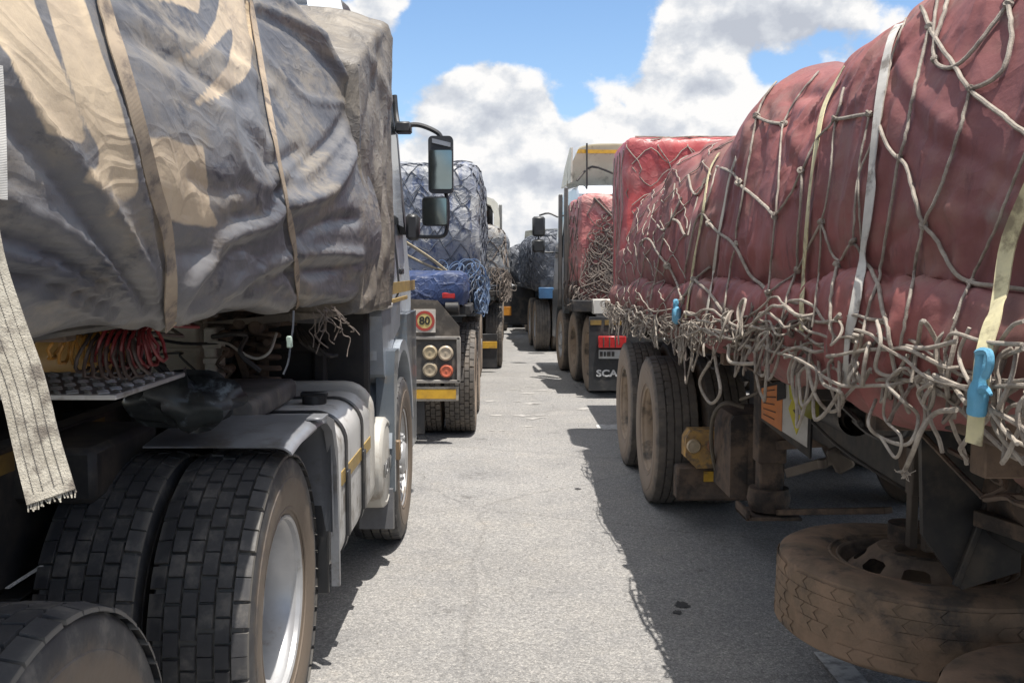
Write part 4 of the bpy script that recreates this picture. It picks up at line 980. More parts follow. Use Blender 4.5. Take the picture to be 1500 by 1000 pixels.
    q = P(1191, 594, 3.85); g = G(); g.lathe([(.03, 0), (.02, .05), (-.01, .055), (-.025, .035), (-.03, 0)], Matrix.Translation(q) @ Matrix.Rotation(PI/2, 4, 'Z'), 20); part('side_lamp', g, mat('yellow_green_lens', (.24, .23, .05), None, .35), T)
    g = G(); g.lathe([(-1.3, 0), (-1.28, .14), (-1.2, .19), (.2, .19), (.28, .14), (.3, 0)], Matrix.Translation((1.72, 3.4, .93)) @ Matrix.Rotation(PI/2, 4, 'Z'), 28); part('air_tank', g, BLKB, T)
    # spare wheel carrier
    g = G()
    for px, py0, py1, y in ((1338, 668, 812, 3.30), (1362, 640, 830, 3.25)):
        a = P(px, py0, y); b = P(px, py1, y); g.box(a.x-.012, a.x+.016, y-.02, y+.02, .66, a.z, .003)
    a = P(1345, 655, 3.3); g.box(a.x-.03, a.x+.05, 3.27, 3.33, a.z-.17, a.z, .004); g.box(1.35, 1.5, 3.1, 3.4, 1.12, 1.25, .01); part('carrier_bar', g, mat('carrier_steel', (.12, .10, .085), (.08, .068, .058), .7, .2), T)
    g = G(); a = P(1385, 640, 3.0); g.prism([(a.x-.10, 1.2), (a.x+.24, 1.2), (a.x+.24, .68), (a.x+.05, .62), (a.x-.08, .80)], lambda u, w, d: Vector((u, d, w)), 2.96, 2.985); g.obox((a.x+.02, 2.94, .64), (a.x+.16, 2.94, 1.05), .02, .02); part('carrier_plate', g, BLK, T)
    g = G(); g.obox(P(1432, 757, 2.9), P(1560, 800, 2.6), .04, .05); part('winch_arm', g, BLKB, T); g = G(); g.lathe([(-.03, 0), (-.03, .07), (.03, .07), (.03, 0)], Matrix.Translation((1.49, 3.4, .69)) @ Matrix.Rotation(-PI/2, 4, 'Y'), 16); part('winch', g, BLKB, T)
    g = G(); a = P(1475, 715, 2.0); g.box(1.46, 1.475, .8, 2.55, .60, .66, .002); part('reflective_stripe', g, DKYEL, T)
    g = G(); g.lathe([(-.5, 0), (-.48, .07), (-.4, .10), (.4, .10), (.48, .07), (.5, 0)], Matrix.Translation((1.26, 1.75, 1.23)) @ Matrix.Rotation(PI/2, 4, 'Z'), 24); part('tool_tube', g, mat('faded_red_brown', (.22, .11, .085), (.15, .08, .065), .7), T)
    g = G(); g.prism([(.25, .95), (.25, 1.16), (1.2, 1.16), (1.2, .95)], lambda u, w, d: Vector((u+1.3, 6.05+d, w-.02)), 0, .05); part('rear_beam', g, BLK, T)
    rq = random.Random(31)
    for k in range(12):
        y0_ = rq.uniform(1.8, 6.0); x0_ = rq.uniform(1.12, 1.5); z0_ = rq.uniform(1.12, 1.24); pts = []
        for q_ in range(6): pts.append(Vector((x0_+rq.uniform(-.04, .04), y0_+q_*rq.uniform(.08, .2), z0_-.10*math.sin(q_/5*PI)*rq.uniform(.4, 1.3))))
        g = G(); g.tube(smooth(pts, 4), rq.uniform(.006, .011), 6); part('air_pipe', g, BLK if k % 2 else BLKB, T)
    for k in range(14):
        y0_ = 2.2+k*.28; g = G(); g.lathe([(0, .016), (.012, .016), (.016, .010), (.016, 0)], Matrix.Translation((1.548, y0_, 1.0+.12*(k % 2))) @ Matrix.Rotation(PI, 4, 'Z'), 6); part('bolt', g, BLKB, T)
    # hanging bit of black webbing near the wheel
    a = P(998, 505, 6.2); g = G(); g.box(a.x, a.x+.045, 6.2, 6.21, a.z-.16, a.z+.05, .002); part('rubber_strip', g, BLK, T)
right_trailer()

# spare wheels lying flat in the carrier
def spare(cx, cy, cz, tilt, lab):
    t = thing('spare_wheel', lab, 'spare wheel', (cx, cy, cz), 0, 'dusty spare wheels slung flat under the right trailer')
    t.rotation_euler = (math.radians(tilt), math.radians(1.5), 0)
    for nm, me in (('tyre', TY[('lug', RUBD.name, .522)]), ('rim', RI[('steer', RIMD.name)])):
        o = bpy.data.objects.new(nm, me); COL.objects.link(o); o.parent = t; o.location = (0, 0, 0); o.rotation_euler = (0, -PI/2, 0)
    return t
TY[('lug', RUBD.name, .522)] = None
def spare_tyre():
    g = G()
    side = [(-.118, .292), (-.128, .31), (-.142, .345), (-.1495, .39), (-.149, .43), (-.146, .46), (-.138, .492), (-.128, .508)]
    g.lathe(side+[(-.10, .5155), (.10, .5155)]+[(-a, b) for a, b in side[::-1]], seg=80)
    # worn tread: zig-zag sipes left as thin raised rubber edges between shallow blocks
    r = random.Random(5); n = 46
    for k in range(5):
        xa = -.118+k*.0475; xb = xa+.0445
        for i in range(n):
            if r.random() < .22: continue
            st = 2*PI/n; t0 = (i+(.5 if k % 2 else 0))*st+r.uniform(-.012, .012); t1 = t0+st*r.uniform(.88, .95); R1 = .5195+r.uniform(-.0014, .001); z = .16*st
            P6 = [(xa, t0+z), ((xa+xb)/2, t0-z), (xb, t0+z), (xb, t1+z), ((xa+xb)/2, t1-z), (xa, t1+z)]
            v = [(x, (.5165)*math.cos(t), (.5165)*math.sin(t)) for x, t in P6]+[(x*(.995), R1*math.cos(t), R1*math.sin(t)) for x, t in P6]
            g.add(v, [(6, 7, 10, 11), (7, 8, 9, 10)]+[(j, (j+1) % 6, (j+1) % 6+6, j+6) for j in range(6)])
    for s in (-1, 1): g.lathe([(s*.1335, .318), (s*.1395, .322), (s*.1400, .328), (s*.1355, .332)], seg=72)
    TY[('lug', RUBD.name, .522)] = mk('tyre_spare', g, RUBD, True, 30)
    g = G(); g.lathe([(.112, .300), (.128, .302), (.130, .296), (.124, .288), (.106, .284), (.098, .274), (.085, .262), (.05, .258), (-.12, .265), (-.125, .295)], seg=72)
    ring_holes(g, .165, .257, .165, .085, 8, 72)
    g.lathe([(.165, .165), (.172, .155), (.172, .14), (.165, .095), (.14, .09), (.135, 0)], seg=40)
    for i in range(10):
        a = 2*PI*i/10; g.lathe([(.166, .013), (.1745, .013), (.1745, 0)], Matrix.Translation((0, .13*math.cos(a), .13*math.sin(a))), seg=8)
    RI[('steer', RIMD.name)] = mk('rim_spare', g, mat('rim_rust_dust', (.24, .175, .125), (.16, .12, .09), .85, ns=7, bump=.0015, c3=(.07, .058, .05), s3=5), True, 35)
spare_tyre()
spare(1.56, 3.45, .435, 0, 'dusty brown spare wheel lying flat under the right trailer, its holed rim in view')
spare(1.66, 2.30, .375, 0, 'dusty brown spare tyre in the bottom right corner, only its edge in the photo')

# hazard plates
def plates():
    t = thing('warning_plate', 'orange, white and yellow hazard plate hanging under the rope tangle on the right trailer', 'warning sign', P(1150, 610, 4.2))
    A = P(1117, 566, 4.25); B = P(1187, 548, 4.0); C_ = P(1183, 655, 4.0); D = P(1117, 612, 4.25)
    ex = (B-A); ey = (D-A)
    n = ex.cross(ey).normalized(); n = -n if n.y > 0 else n
    def q(u, v, o=0): return A+ex*u+(D+(C_-D)*u-(A+(B-A)*u))*v+n*o
    def quad(nm, pts, m, o, par, th=.003):
        g = G(); k = len(pts); v = [q(u, w, o) for u, w in pts]+[q(u, w, o-th) for u, w in pts]
        g.add(v, [tuple(range(k)), tuple(range(k, 2*k))[::-1]]+[(i, (i+1) % k, (i+1) % k+k, i+k) for i in range(k)]); return part(nm, g, m, par)
    fr = quad('frame', [(-.06, -.02), (1.05, -.02), (1.05, 1.13), (-.06, 1.1)], BLK, 0, t, .012)
    quad('white_panel', [(.42, .05), (1, .05), (1, 1), (.42, 1)], mat('plate_white', (.50, .49, .46), (.40, .38, .35), .5, ns=10), .004, t)
    quad('orange_panel', [(0, .05), (.46, .05), (.46, .62), (.46, 1), (0, 1)], mat('plate_orange', (.62, .22, .07), (.50, .19, .08), .5, ns=8, c3=(.35, .2, .12), s3=20, t3=.6), .007, t)
    quad('yellow_diamond', [(.76, .16), (.96, .50), (.78, .90), (.60, .52)], mat('plate_yellow', (.58, .52, .06), (.48, .42, .06), .5), .008, t)
    quad('black_patch', [(.36, .02), (.52, -.02), (.54, .34), (.36, .40)], BLK, .012, t)
    quad('yellow_panel', [(.58, .0), (1, .0), (.98, .34), (.62, .36)], mat('plate_yellow_green', (.50, .48, .07), (.4, .38, .07), .5), .0062, t)
    dk = mat('plate_print', (.08, .05, .04), None, .6)
    for k in range(5): quad('print_line', [(.05, .14+k*.17), (.30+.03*(k % 2), .14+k*.17), (.30+.03*(k % 2), .165+k*.17), (.05, .165+k*.17)], dk, .0095, t, .001)
    quad('print_mark', [(.66, .17), (.78, .08), (.82, .14), (.72, .27)], dk, .0095, t, .001); quad('print_mark', [(.70, .52), (.86, .50), (.80, .66), (.77, .60)], dk, .0105, t, .001)
plates()

def tarp_right():
    Ys = np.concatenate([np.linspace(1.25, 3.4, 250)[:-1], np.linspace(3.4, 8.25, 300)])
    def top(Y): return float(np.interp(Y, [1, 2.6, 3.3, 3.7, 4.3, 4.62, 4.95, 5.4, 6.2, 7.0, 7.7, 8.1, 8.3], [2.42, 2.45, 2.42, 2.43, 2.50, 2.44, 2.32, 2.38, 2.40, 2.34, 2.30, 2.10, 1.95]))
    def prof(Y):
        t = top(Y); bz = .03*math.sin(Y*2.7+1); x = .985+.018*math.sin(Y*1.9)
        zr = 1.60+.02*math.sin(Y*3.1)+max(0, (Y-3.4))*-.022; zb = 1.29+.02*math.sin(Y*5)+max(0, 2.5-Y)*.10
        bu = .018*math.sin(Y*3.9+.5)
        return [(x+.30, zb-.02), (x+.10, zb-.01), (x+.01, zb+.03), (x-.030, zb+.12), (x-.028, zr-.05), (x-.005, zr-.005), (x+.035, zr+.008), (x+.030, zr+.05), (x+.012, zr+.17),
                (x+.03, zr+.34+bz), (x+.085+bu, t-.30), (x+.16+bu, t-.14), (x+.27+bu*.6, t-.03), (x+.45, t+.03), (x+.95, t+.07), (x+2.3, t+.03)]
    A = loft(prof, Ys, 250); n = gnorm(A, -1); x, y = proj(A); U, V = A[..., 1], A[..., 2]
    K = lambda l: [(880+a/2, b/2) for a, b in l]
    fl = [(-7, 9, K([(905, 20), (870, 200), (850, 400), (840, 620), (850, 850)])), (-5, 8, K([(720, 200), (690, 330), (650, 480), (600, 700), (600, 960)])),
          (8, 16, K([(600, 330), (590, 400), (620, 470)])), (-7, 9, K([(640, 280), (570, 290), (545, 360)])), (-6, 7, K([(640, 350), (600, 440), (580, 480)])),
          (9, 26, K([(1040, 830), (1120, 860), (1240, 870)])), (-6, 9, K([(840, 760), (845, 850), (860, 960)])),
          (6, 14, K([(900, 200), (960, 300), (1080, 400)])), (-6, 10, K([(880, 250), (960, 400), (1100, 470), (1240, 560)])),
          (-7, 12, K([(860, 700), (960, 650), (1000, 760)])), (5, 12, K([(1000, 600), (1120, 640), (1240, 600)])),
          (-7, 7, K([(400, 470), (380, 600), (330, 820), (310, 980)])), (-5, 6, K([(480, 860), (500, 800), (530, 620)])),
          (8, 16, K([(540, 900), (580, 930), (590, 990)])), (-6, 6, K([(480, 930), (520, 900), (560, 870)])), (-7, 8, K([(520, 880), (530, 960), (540, 1020)])),
          (9, 12, K([(330, 880), (345, 920), (350, 980)])), (6, 9, K([(800, 870), (850, 880), (900, 870)])), (-8, 6, K([(780, 860), (790, 910), (780, 980)])),
          (5, 7, K([(260, 420), (230, 520), (200, 680), (180, 860)])), (-5, 6, K([(300, 430), (270, 560), (240, 720), (220, 880)])), (5, 6, K([(450, 380), (440, 500), (430, 700)])),
          (-4, 5, K([(500, 330), (480, 480), (470, 700), (450, 860)])), (-4, 5, K([(560, 300), (530, 470), (510, 640), (500, 850)])), (-4, 6, K([(200, 560), (170, 700), (160, 860)])),
          (5, 18, K([(700, 400), (690, 600), (680, 800)])), (-5, 7, K([(1240, 300), (1180, 500), (1120, 700)]))]
    d = folds(x, y, fl)*.9*np.clip(U, 1, 9)/F
    w = fbm(U*1.5, V*2, 41); d += np.clip(1-np.abs(fbm(U*2.1+w*.5, V*.7+w*.4, 42, 3))*2, 0, 1)**2*.022+.008*fbm(U*1.2, V*.9, 48, 2)
    s1 = 1-np.abs(fbm(U*6+w*.9+V*.5, V*1.1+w, 43, 3))*2; d += np.clip(s1, 0, 1)**3*.020+.0008*(1-np.abs(fbm(U*22, V*13, 44))*2)
    far = np.clip((U-4.6)/2, 0, 1); d += far*(.012*(1-np.abs(fbm(U*7, V*2, 45))*2))
    roll = np.exp(-((V-1.47)/.10)**2); d += roll*(.014*fbm(U*3.2, V*.5, 46)+.012*(1-np.abs(fbm(U*7+V*5, V*3-U*2, 47))*2))
    e = np.ones(A.shape[1]); e[:14] = np.linspace(0, 1, 14)
    B = A+n*(d*e)[..., None]
    # tuck the far end in
    end = [B[-1]+np.array([.05, .05, -.02]), B[-1]+np.array([.25, .07, -.08])]; B = np.concatenate([B, np.array(end)])
    g = G().grid(B)
    o = solo('tarpaulin', g, TARPR, 'long dark red dusty tarpaulin over the nearest right load, under the grey rope net', 'tarpaulin', (2.2, 4.7, 1.3), None, False, 180)
    x, y = proj(B); p = np.zeros(x.shape)
    for q in (K([(1085, 590), (1160, 560), (1250, 610), (1250, 700), (1160, 690), (1110, 650), (1000, 600)]), K([(950, 310), (990, 330), (1060, 400), (1010, 380)]), K([(1150, 430), (1250, 470), (1260, 520), (1200, 500)]), K([(1020, 20), (1240, 30), (1240, 120), (1130, 90)]), K([(280, 860), (380, 870), (420, 930), (330, 930)])):
        p = np.maximum(p, inpoly(x+9*fbm(x/22, y/22, 3), y+9*fbm(x/18, y/18, 4), q))
    for _ in range(6): p = (p*2+np.roll(p, 1, 0)+np.roll(p, -1, 0)+np.roll(p, 1, 1)+np.roll(p, -1, 1))/6
    at = o.data.attributes.new('fade', 'FLOAT', 'POINT'); at.data.foreach_set('value', (p*.55).reshape(-1).astype(np.float32))
    sf = Surf(G().grid(B))
    # red box-shaped load at its far end
    g0 = rounded_load(1.07, 3.35, 8.30, 9.25, 1.28, 2.80, .09, 51, .02)
    solo('tarpaulin', g0, TARPP, 'tall bright red boxy tarpaulin at the far end of the right trailer', 'tarpaulin', (2.2, 8.8, 1.3), None, False, 180)
    sb = Surf(g0_copy(g0, (2.2, 8.8, 1.3)))
    # ---- net ropes
    g = G(); rg = random.Random(17)
    main = [([(1340, -20), (1365, 43), (1390, 80), (1425, 133), (1460, 160), (1520, 205)], 9), ([(1394, -20), (1388, 20), (1374, 60), (1373, 90), (1392, 104), (1420, 88), (1450, 50), (1482, 8), (1500, -15)], 8),
            ([(1378, -20), (1372, 40), (1373, 90)], 6), ([(1478, -10), (1482, 12), (1487, 55), (1475, 105), (1450, 124), (1425, 133)], 9),
            ([(1365, 43), (1345, 130), (1328, 215), (1322, 233), (1300, 360), (1280, 440), (1262, 520)], 6), ([(1425, 133), (1405, 210), (1380, 280), (1358, 328), (1340, 420), (1322, 510)], 6.5),
            ([(1292, 185), (1305, 215), (1320, 232), (1332, 240), (1345, 290), (1358, 328), (1378, 350), (1400, 395), (1424, 420), (1460, 425), (1520, 434)], 8), ([(1520, 200), (1498, 250), (1470, 320), (1424, 420), (1402, 480), (1390, 520)], 6),
            ([(1267, 375), (1285, 415), (1300, 460), (1312, 530), (1335, 600)], 8), ([(1110, 172), (1125, 180), (1148, 184)], 6), ([(1227, 176), (1250, 172), (1277, 168)], 7),
            ([(1148, 184), (1145, 240), (1140, 310), (1128, 430), (1125, 480)], 4), ([(1110, 172), (1125, 138), (1150, 112)], 4), ([(1148, 184), (1170, 145), (1200, 108)], 4),
            ([(1052, 245), (1070, 250), (1082, 258), (1086, 272), (1108, 288), (1138, 316)], 6), ([(1138, 316), (1158, 290), (1178, 250), (1200, 205), (1227, 176), (1240, 130)], 4.5),
            ([(1178, 250), (1177, 300), (1172, 350), (1170, 395), (1155, 440), (1146, 490)], 5), ([(1042, 327), (1060, 345), (1078, 357), (1100, 400), (1128, 430)], 6), ([(1128, 430), (1150, 415), (1172, 395), (1195, 345), (1207, 325)], 4.5),
            ([(1207, 325), (1215, 350), (1230, 385), (1252, 353), (1267, 375)], 5), ([(1230, 385), (1222, 430), (1220, 480)], 6), ([(1207, 325), (1203, 400), (1194, 480)], 4),
            ([(1227, 176), (1218, 280), (1207, 325)], 4), ([(1078, 357), (1082, 330), (1095, 260), (1110, 172)], 4), ([(1078, 357), (1068, 420), (1060, 480)], 4),
            ([(1018, 412), (1040, 428), (1058, 452), (1090, 498)], 6), ([(1277, 168), (1262, 260), (1267, 375)], 4), ([(1252, 353), (1262, 260), (1292, 185)], 4), ([(1292, 185), (1310, 90), (1330, 30)], 4),
            ([(980, 388), (985, 395), (995, 420), (1002, 440), (1018, 412), (1042, 390)], 4.5), ([(1002, 440), (998, 470)], 4), ([(1018, 412), (1010, 440), (1008, 480)], 4), ([(988, 322), (998, 325), (1002, 345), (1006, 345)], 5),
            ([(1042, 327), (1030, 310), (1020, 330), (1005, 400)], 4), ([(1010, 258), (1015, 280), (1024, 290), (1035, 262)], 4.5), ([(1024, 290), (1010, 345)], 3), ([(965, 330), (975, 342), (985, 322), (1000, 290)], 4),
            ([(1052, 245), (1040, 290), (1030, 310)], 3), ([(940, 360), (950, 345), (968, 375), (980, 388)], 4), ([(960, 300), (950, 345)], 3), ([(975, 342), (968, 375), (955, 440)], 3), ([(990, 270), (985, 322)], 3),
            ([(1404, 470), (1424, 420)], 5), ([(1322, 510), (1262, 470)], 4)]
    for pl, wpx in main:
        o_, n_ = sf.drape(pl, .009, 6)
        if len(o_) < 2: continue
        dep = sum(p.y for p in o_)/len(o_); r = max(.0030, min(.0085, wpx*.40*dep/F)); 
        g.tube(smooth([p+Vector((rg.uniform(-.001, .001), rg.uniform(-.0015, .0015), 0)) for p in o_], 2), r, 7)
    for (px, py) in ((1365, 43), (1373, 90), (1425, 133), (1482, 10), (1322, 232), (1358, 328), (1424, 420), (1148, 184), (1110, 172), (1128, 430), (1078, 357), (1086, 268), (1138, 316), (1178, 250), (1207, 325), (1230, 385), (1252, 353), (1277, 168), (1227, 176), (1018, 412), (980, 388), (1002, 440), (1042, 328), (1172, 395)):
        h = sf.px(px, py, .009)
        if not h: continue
        s_ = max(.009, 5*h[0].y/F)
        for k in range(3): 
            c = h[0]+Vector((rg.uniform(-1, 1), rg.uniform(-1, 1), rg.uniform(-1, 1)))*s_*.3; ax = Vector((rg.uniform(-1, 1), rg.uniform(-1, 1), rg.uniform(-1, 1))).normalized(); u = ax.orthogonal().normalized(); w2 = ax.cross(u)
            g.tube([c+(u*math.cos(t)+w2*math.sin(t))*s_*.7 for t in np.linspace(0, 2*PI, 9)[:-1]], s_*.5, 5, closed=True)
    for k in range(8):                         # finer diamonds farther along: neighbouring zig-zags meet at their corners
        pts = []
        for i in range(13):
            h = sf.cast((0, 5.15+i*.245+rg.uniform(-.02, .02), 1.40+k*.135+(.062 if (i+k) % 2 else -.062)+rg.uniform(-.012, .012)), (1, 0, 0), .0042)
            if h: pts.append(h)
        for a_, b_ in zip(pts[:-1], pts[1:]):
            seg = [a_]
            for t_ in (.14, .28, .42, .57, .71, .85):
                m_ = a_.lerp(b_, t_); h = sf.cast((0, m_.y, m_.z), (1, 0, 0), .0042)
                if h: seg.append(h)
            g.tube(seg+[b_], .0032, 5)
    net = solo('cargo_net', g, ROPE, 'knotted grey rope net drawn over the long dark red tarpaulin', 'cargo net', (1.0, 4.5, 1.8))
    # net on the boxy load
    g = G()
    for k in range(8):
        pts = []
        for i in range(9):
            h = sb.cast((1.12+i*.16, 7, 1.5+k*.19+(.08 if (i+k) % 2 else -.06)+rg.uniform(-.03, .03)), (0, 1, 0), .005)
            if h: pts.append(h)
        if len(pts) > 2: g.tube(smooth(pts, 3), .005, 5)
    for k in range(6):
        pts = []
        for i in range(7):
            h = sb.cast((1.14+k*.26+(.06 if i % 2 else -.06), 7, 2.72-i*.2), (0, 1, 0), .005)
            if h: pts.append(h)
        h = sb.cast((1.14+k*.26, 8.5, 4), (0, 0, -1), .005)
        if h: pts = [sb.cast((1.14+k*.26, 9.0, 4), (0, 0, -1), .005) or h, h]+pts
        g.tube(smooth(pts, 3), .005, 5)
    for k in range(4):
        pts = [sb.cast((0, 8.42+k*.2+.04*math.sin(z*11), z), (1, 0, 0), .005) for z in np.linspace(1.5, 2.7, 7)]; pts = [p for p in pts if p]
        if len(pts) > 2: g.tube(smooth(pts, 3), .0045, 5)
    pts = [sb.cast((x_, 8.34, 4), (0, 0, -1), .008) for x_ in np.linspace(1.15, 3, 12)]; g.tube(smooth([p for p in pts if p], 2), .006, 5)
    solo('cargo_net', g, ROPE, 'thin rope net over the tall bright red boxy tarpaulin', 'cargo net', (1.5, 8.3, 2.2))
    # ---- straps
    def strap(pl, w, m, lab, th=.0025, off=.012):
        o_, n_ = sf.drape(pl, off, 8); gg = G().ribbon(o_, n_, w, th); return solo('ratchet_strap', gg, m, lab, 'strap', o_[-1])
    strap([(1345, -10), (1332, 14), (1310, 60), (1296, 130), (1286, 220), (1273, 350), (1260, 430), (1249, 490), (1245, 560)], .028, WEBG, 'pale grey strap beside the bulging tangle, middle one of the red tarpaulin')
    strap([(1242, 100), (1228, 125), (1211, 160), (1202, 210), (1192, 280), (1184, 380), (1180, 440), (1180, 488)], .026, WEBY, 'cream strap over the hump of the dark red tarpaulin')
    strap([(1082, 232), (1072, 262), (1065, 300), (1056, 345), (1048, 400), (1042, 440), (1036, 478)], .022, WEBW, 'whitish strap on the far half of the dark red tarpaulin, right of its neighbour')
    strap([(1056, 226), (1042, 250), (1036, 290), (1030, 330), (1022, 370), (1014, 420), (1008, 465)], .022, WEBY, 'yellowish strap on the dark red tarpaulin, farthest from the camera')
    o3, _n = sf.drape([(1540, 250), (1512, 310), (1495, 350), (1475, 405), (1462, 440)], .022, 10)
    o3 = smooth([o3[0], o3[len(o3)//2], PX(1466, 430, .935), PX(1457, 462, .90), PX(1448, 492, .88), PX(1442, 520, .865), PX(1437, 560, .86), PX(1432, 600, .86), PX(1427, 650, .86)], 4)
    gg = G().ribbon(o3, [Vector((-1, -.5, .1))]*len(o3), .034, .003); s3 = solo('ratchet_strap', gg, WEBY, 'yellowish strap with blue taped hook at the right edge of the photo', 'strap', o3[-1])
    gg = G(); pts = [PX(a, b, .85) for a, b in ((1437, 518), (1436, 540), (1434, 565), (1432, 590), (1430, 607))]; gg.tube(smooth(pts, 3), [.010]*3+[.011]*3+[.015, .018, .018, .017, .0165, .017, .016][:7], 10)
    gg.tube(smooth([PX(a, b, .845) for a, b in ((1432, 517), (1440, 514), (1449, 517), (1450, 535), (1443, 552))], 3), .007, 6)
    gg.tube(smooth([PX(a, b, .845) for a, b in ((1437, 572), (1445, 570), (1452, 578))], 3), [.008]*3+[.006, .005, .004, .003], 6); part('blue_taped_hook', gg, TAPE, s3)
    # far blue tape tag
    h = sf.px(999, 458, .03); gg = G(); 
    if h:
        c = h[0]; gg.box(c.x-.02, c.x+.02, c.y-.035, c.y+.035, c.z-.05, c.z+.04, .014); gg.box(c.x-.018, c.x+.01, c.y-.015, c.y+.015, c.z+.03, c.z+.08, .008); solo('taped_hook', gg, TAPE, 'small light blue taped hook above the right trailer wheels', 'hook', c)
    # ---- the tangle of rope ends along the deck edge
    tg = G(); tg2 = G(); rg = random.Random(99)
    def edge(Y): return (.925+.02*math.sin(Y*4), float(np.interp(Y, [1.2, 2, 2.6, 3.3, 4.2, 5, 6, 7, 8.4], [1.40, 1.42, 1.42, 1.44, 1.40, 1.37, 1.36, 1.34, 1.33])))
    for k in range(32):                       # ropes running along, sagging
        pts = []; y0 = rg.uniform(1.2, 6.2) if k < 24 else rg.uniform(1.2, 3.0); L_ = rg.uniform(.6, 1.8); z_ = rg.uniform(-.05, .09); ph = rg.uniform(0, 6); dx_ = rg.uniform(0, .05)
        for i in range(int(L_/.09)):
            Y = y0+i*.09; ex_, ez = edge(Y); pts.append(Vector((ex_-dx_-rg.uniform(.0, .012), Y, ez+z_*(1-.5*math.sin(i*.3+ph))+.022*math.sin(i*.7+ph)+rg.uniform(-.006, .006))))
        pts = [pts[0]+Vector((.05, 0, .01))]+pts+[pts[-1]+Vector((.05, 0, -.01))]; tg.tube(smooth(pts, 3), rg.uniform(.0038, .0056), 6)
    for k in range(230):
        Y = 1.35+7.0*(rg.random()**.85); ex_, ez = edge(Y); cl = .5+.5*math.sin(Y*3.7+1); 
        if rg.random() > .5+.5*cl: continue
        r = rg.uniform(.02, .062)*(1.1 if rg.random() < .25 else .85)
        loop_rope(tg if k % 2 else tg2, (ex_-rg.uniform(.0, .05)*(1 if k % 2 else .3), Y, ez+(rg.uniform(-.05, .09) if Y < 3.6 else rg.uniform(-.09, .035))), r, rg, rg.uniform(.0038, .0058)*(1 if Y < 4 else .6), (-.8, 0, 0), 5, 1. if Y < 4.5 else .7, (0, 1, 0) if Y < 4.2 else (-.6, .8, 0))
    for k in range(34):
        Y = rg.uniform(2.4, 8.2); ex_, ez = edge(Y); loop_rope(tg, (ex_-.02, Y, ez-rg.uniform(.03, .11)), rg.uniform(.04, .085), rg, rg.uniform(.0042, .0058), (-.5, 0, 0), 6, 1.2)
    for k in range(20):
        Y = rg.uniform(1.8, 8.2); ex_, ez = edge(Y); rope_end(tg, (ex_+.01, Y, ez), rg.uniform(.015, .035), rg, .0048)
    tan = solo('rope_tangle', tg, ROPE, 'long tangle of grey rope loops hanging along the lower edge of the dark red tarpaulin', 'rope', (1, 4.5, 1.4))
    tg2.v and part('dirty_strands', tg2, ROPED, tan)['kind'] if False else None
    ds_ = part('dirty_strands', tg2, ROPED, tan); ds_['kind'] = 'stuff'
    # authored large loops in the foreground
    lp = [([(1335, 560), (1345, 500), (1352, 470), (1372, 500), (1395, 560), (1415, 590)], 9), ([(1283, 585), (1272, 620), (1290, 640), (1330, 650), (1345, 610), (1320, 585), (1300, 560), (1330, 540), (1355, 600), (1345, 640)], 7),
          ([(1190, 500), (1185, 540), (1195, 580), (1215, 602), (1232, 595), (1232, 575), (1205, 560), (1200, 520), (1215, 480), (1230, 460)], 7), ([(1400, 600), (1370, 605), (1350, 630), (1338, 660), (1325, 690)], 10),
          ([(1500, 510), (1470, 525), (1462, 560), (1455, 620), (1500, 680)], 9), ([(1500, 590), (1475, 600), (1468, 640), (1490, 670), (1520, 690)], 8), ([(1385, 500), (1398, 488), (1440, 500), (1500, 505)], 8), ([(1250, 490), (1300, 500), (1350, 510), (1400, 500)], 8),
          ([(1285, 470), (1290, 500), (1283, 540), (1310, 550), (1330, 520)], 8), ([(1068, 505), (1070, 530), (1110, 530), (1100, 510), (1075, 500)], 7), ([(1040, 530), (1025, 560), (1040, 590), (1055, 575), (1050, 540), (1045, 510)], 6),
          ([(1300, 560), (1295, 610), (1320, 640), (1312, 670), (1290, 640)], 6), ([(1360, 545), (1368, 575), (1360, 600), (1345, 575), (1365, 560)], 8), ([(1255, 500), (1248, 540), (1262, 560), (1275, 540)], 7),
          ([(1500, 470), (1480, 480), (1455, 520), (1450, 560), (1463, 610), (1490, 650)], 8), ([(1420, 480), (1405, 520), (1420, 560), (1450, 600), (1480, 640), (1520, 660)], 8)]
    PALE = mat('rope_pale', (.42, .37, .31), (.29, .255, .215), .85, ns=30, bump=.0025, bs=300, c3=(.26, .22, .18), s3=9, t3=.6)
    for pl, w in lp:
        pp = []; bg_ = G()
        for j, (a, b) in enumerate(pl):
            d = ray(a, b); X = .90+.03*math.sin(j*2.1+a); pp.append(CAM+d*(X/d.x))
        dep = sum(p.y for p in pp)/len(pp); bg_.tube(smooth(pp, 7), w*.40*dep/F, 8); part('rope_loop', bg_, PALE, tan)
    bg_ = G()
    e = PX(1325, 692, .91)
    for k in range(26):
        dv = Vector((rg.uniform(-.6, .6), rg.uniform(-.7, .7), rg.uniform(-1, .2))).normalized()*rg.uniform(.012, .026); bg_.tube([e, e+dv*.6+Vector((rg.uniform(-.004, .004),)*3), e+dv], .0011, 4)
    part('frayed_end', bg_, PALE, tan)

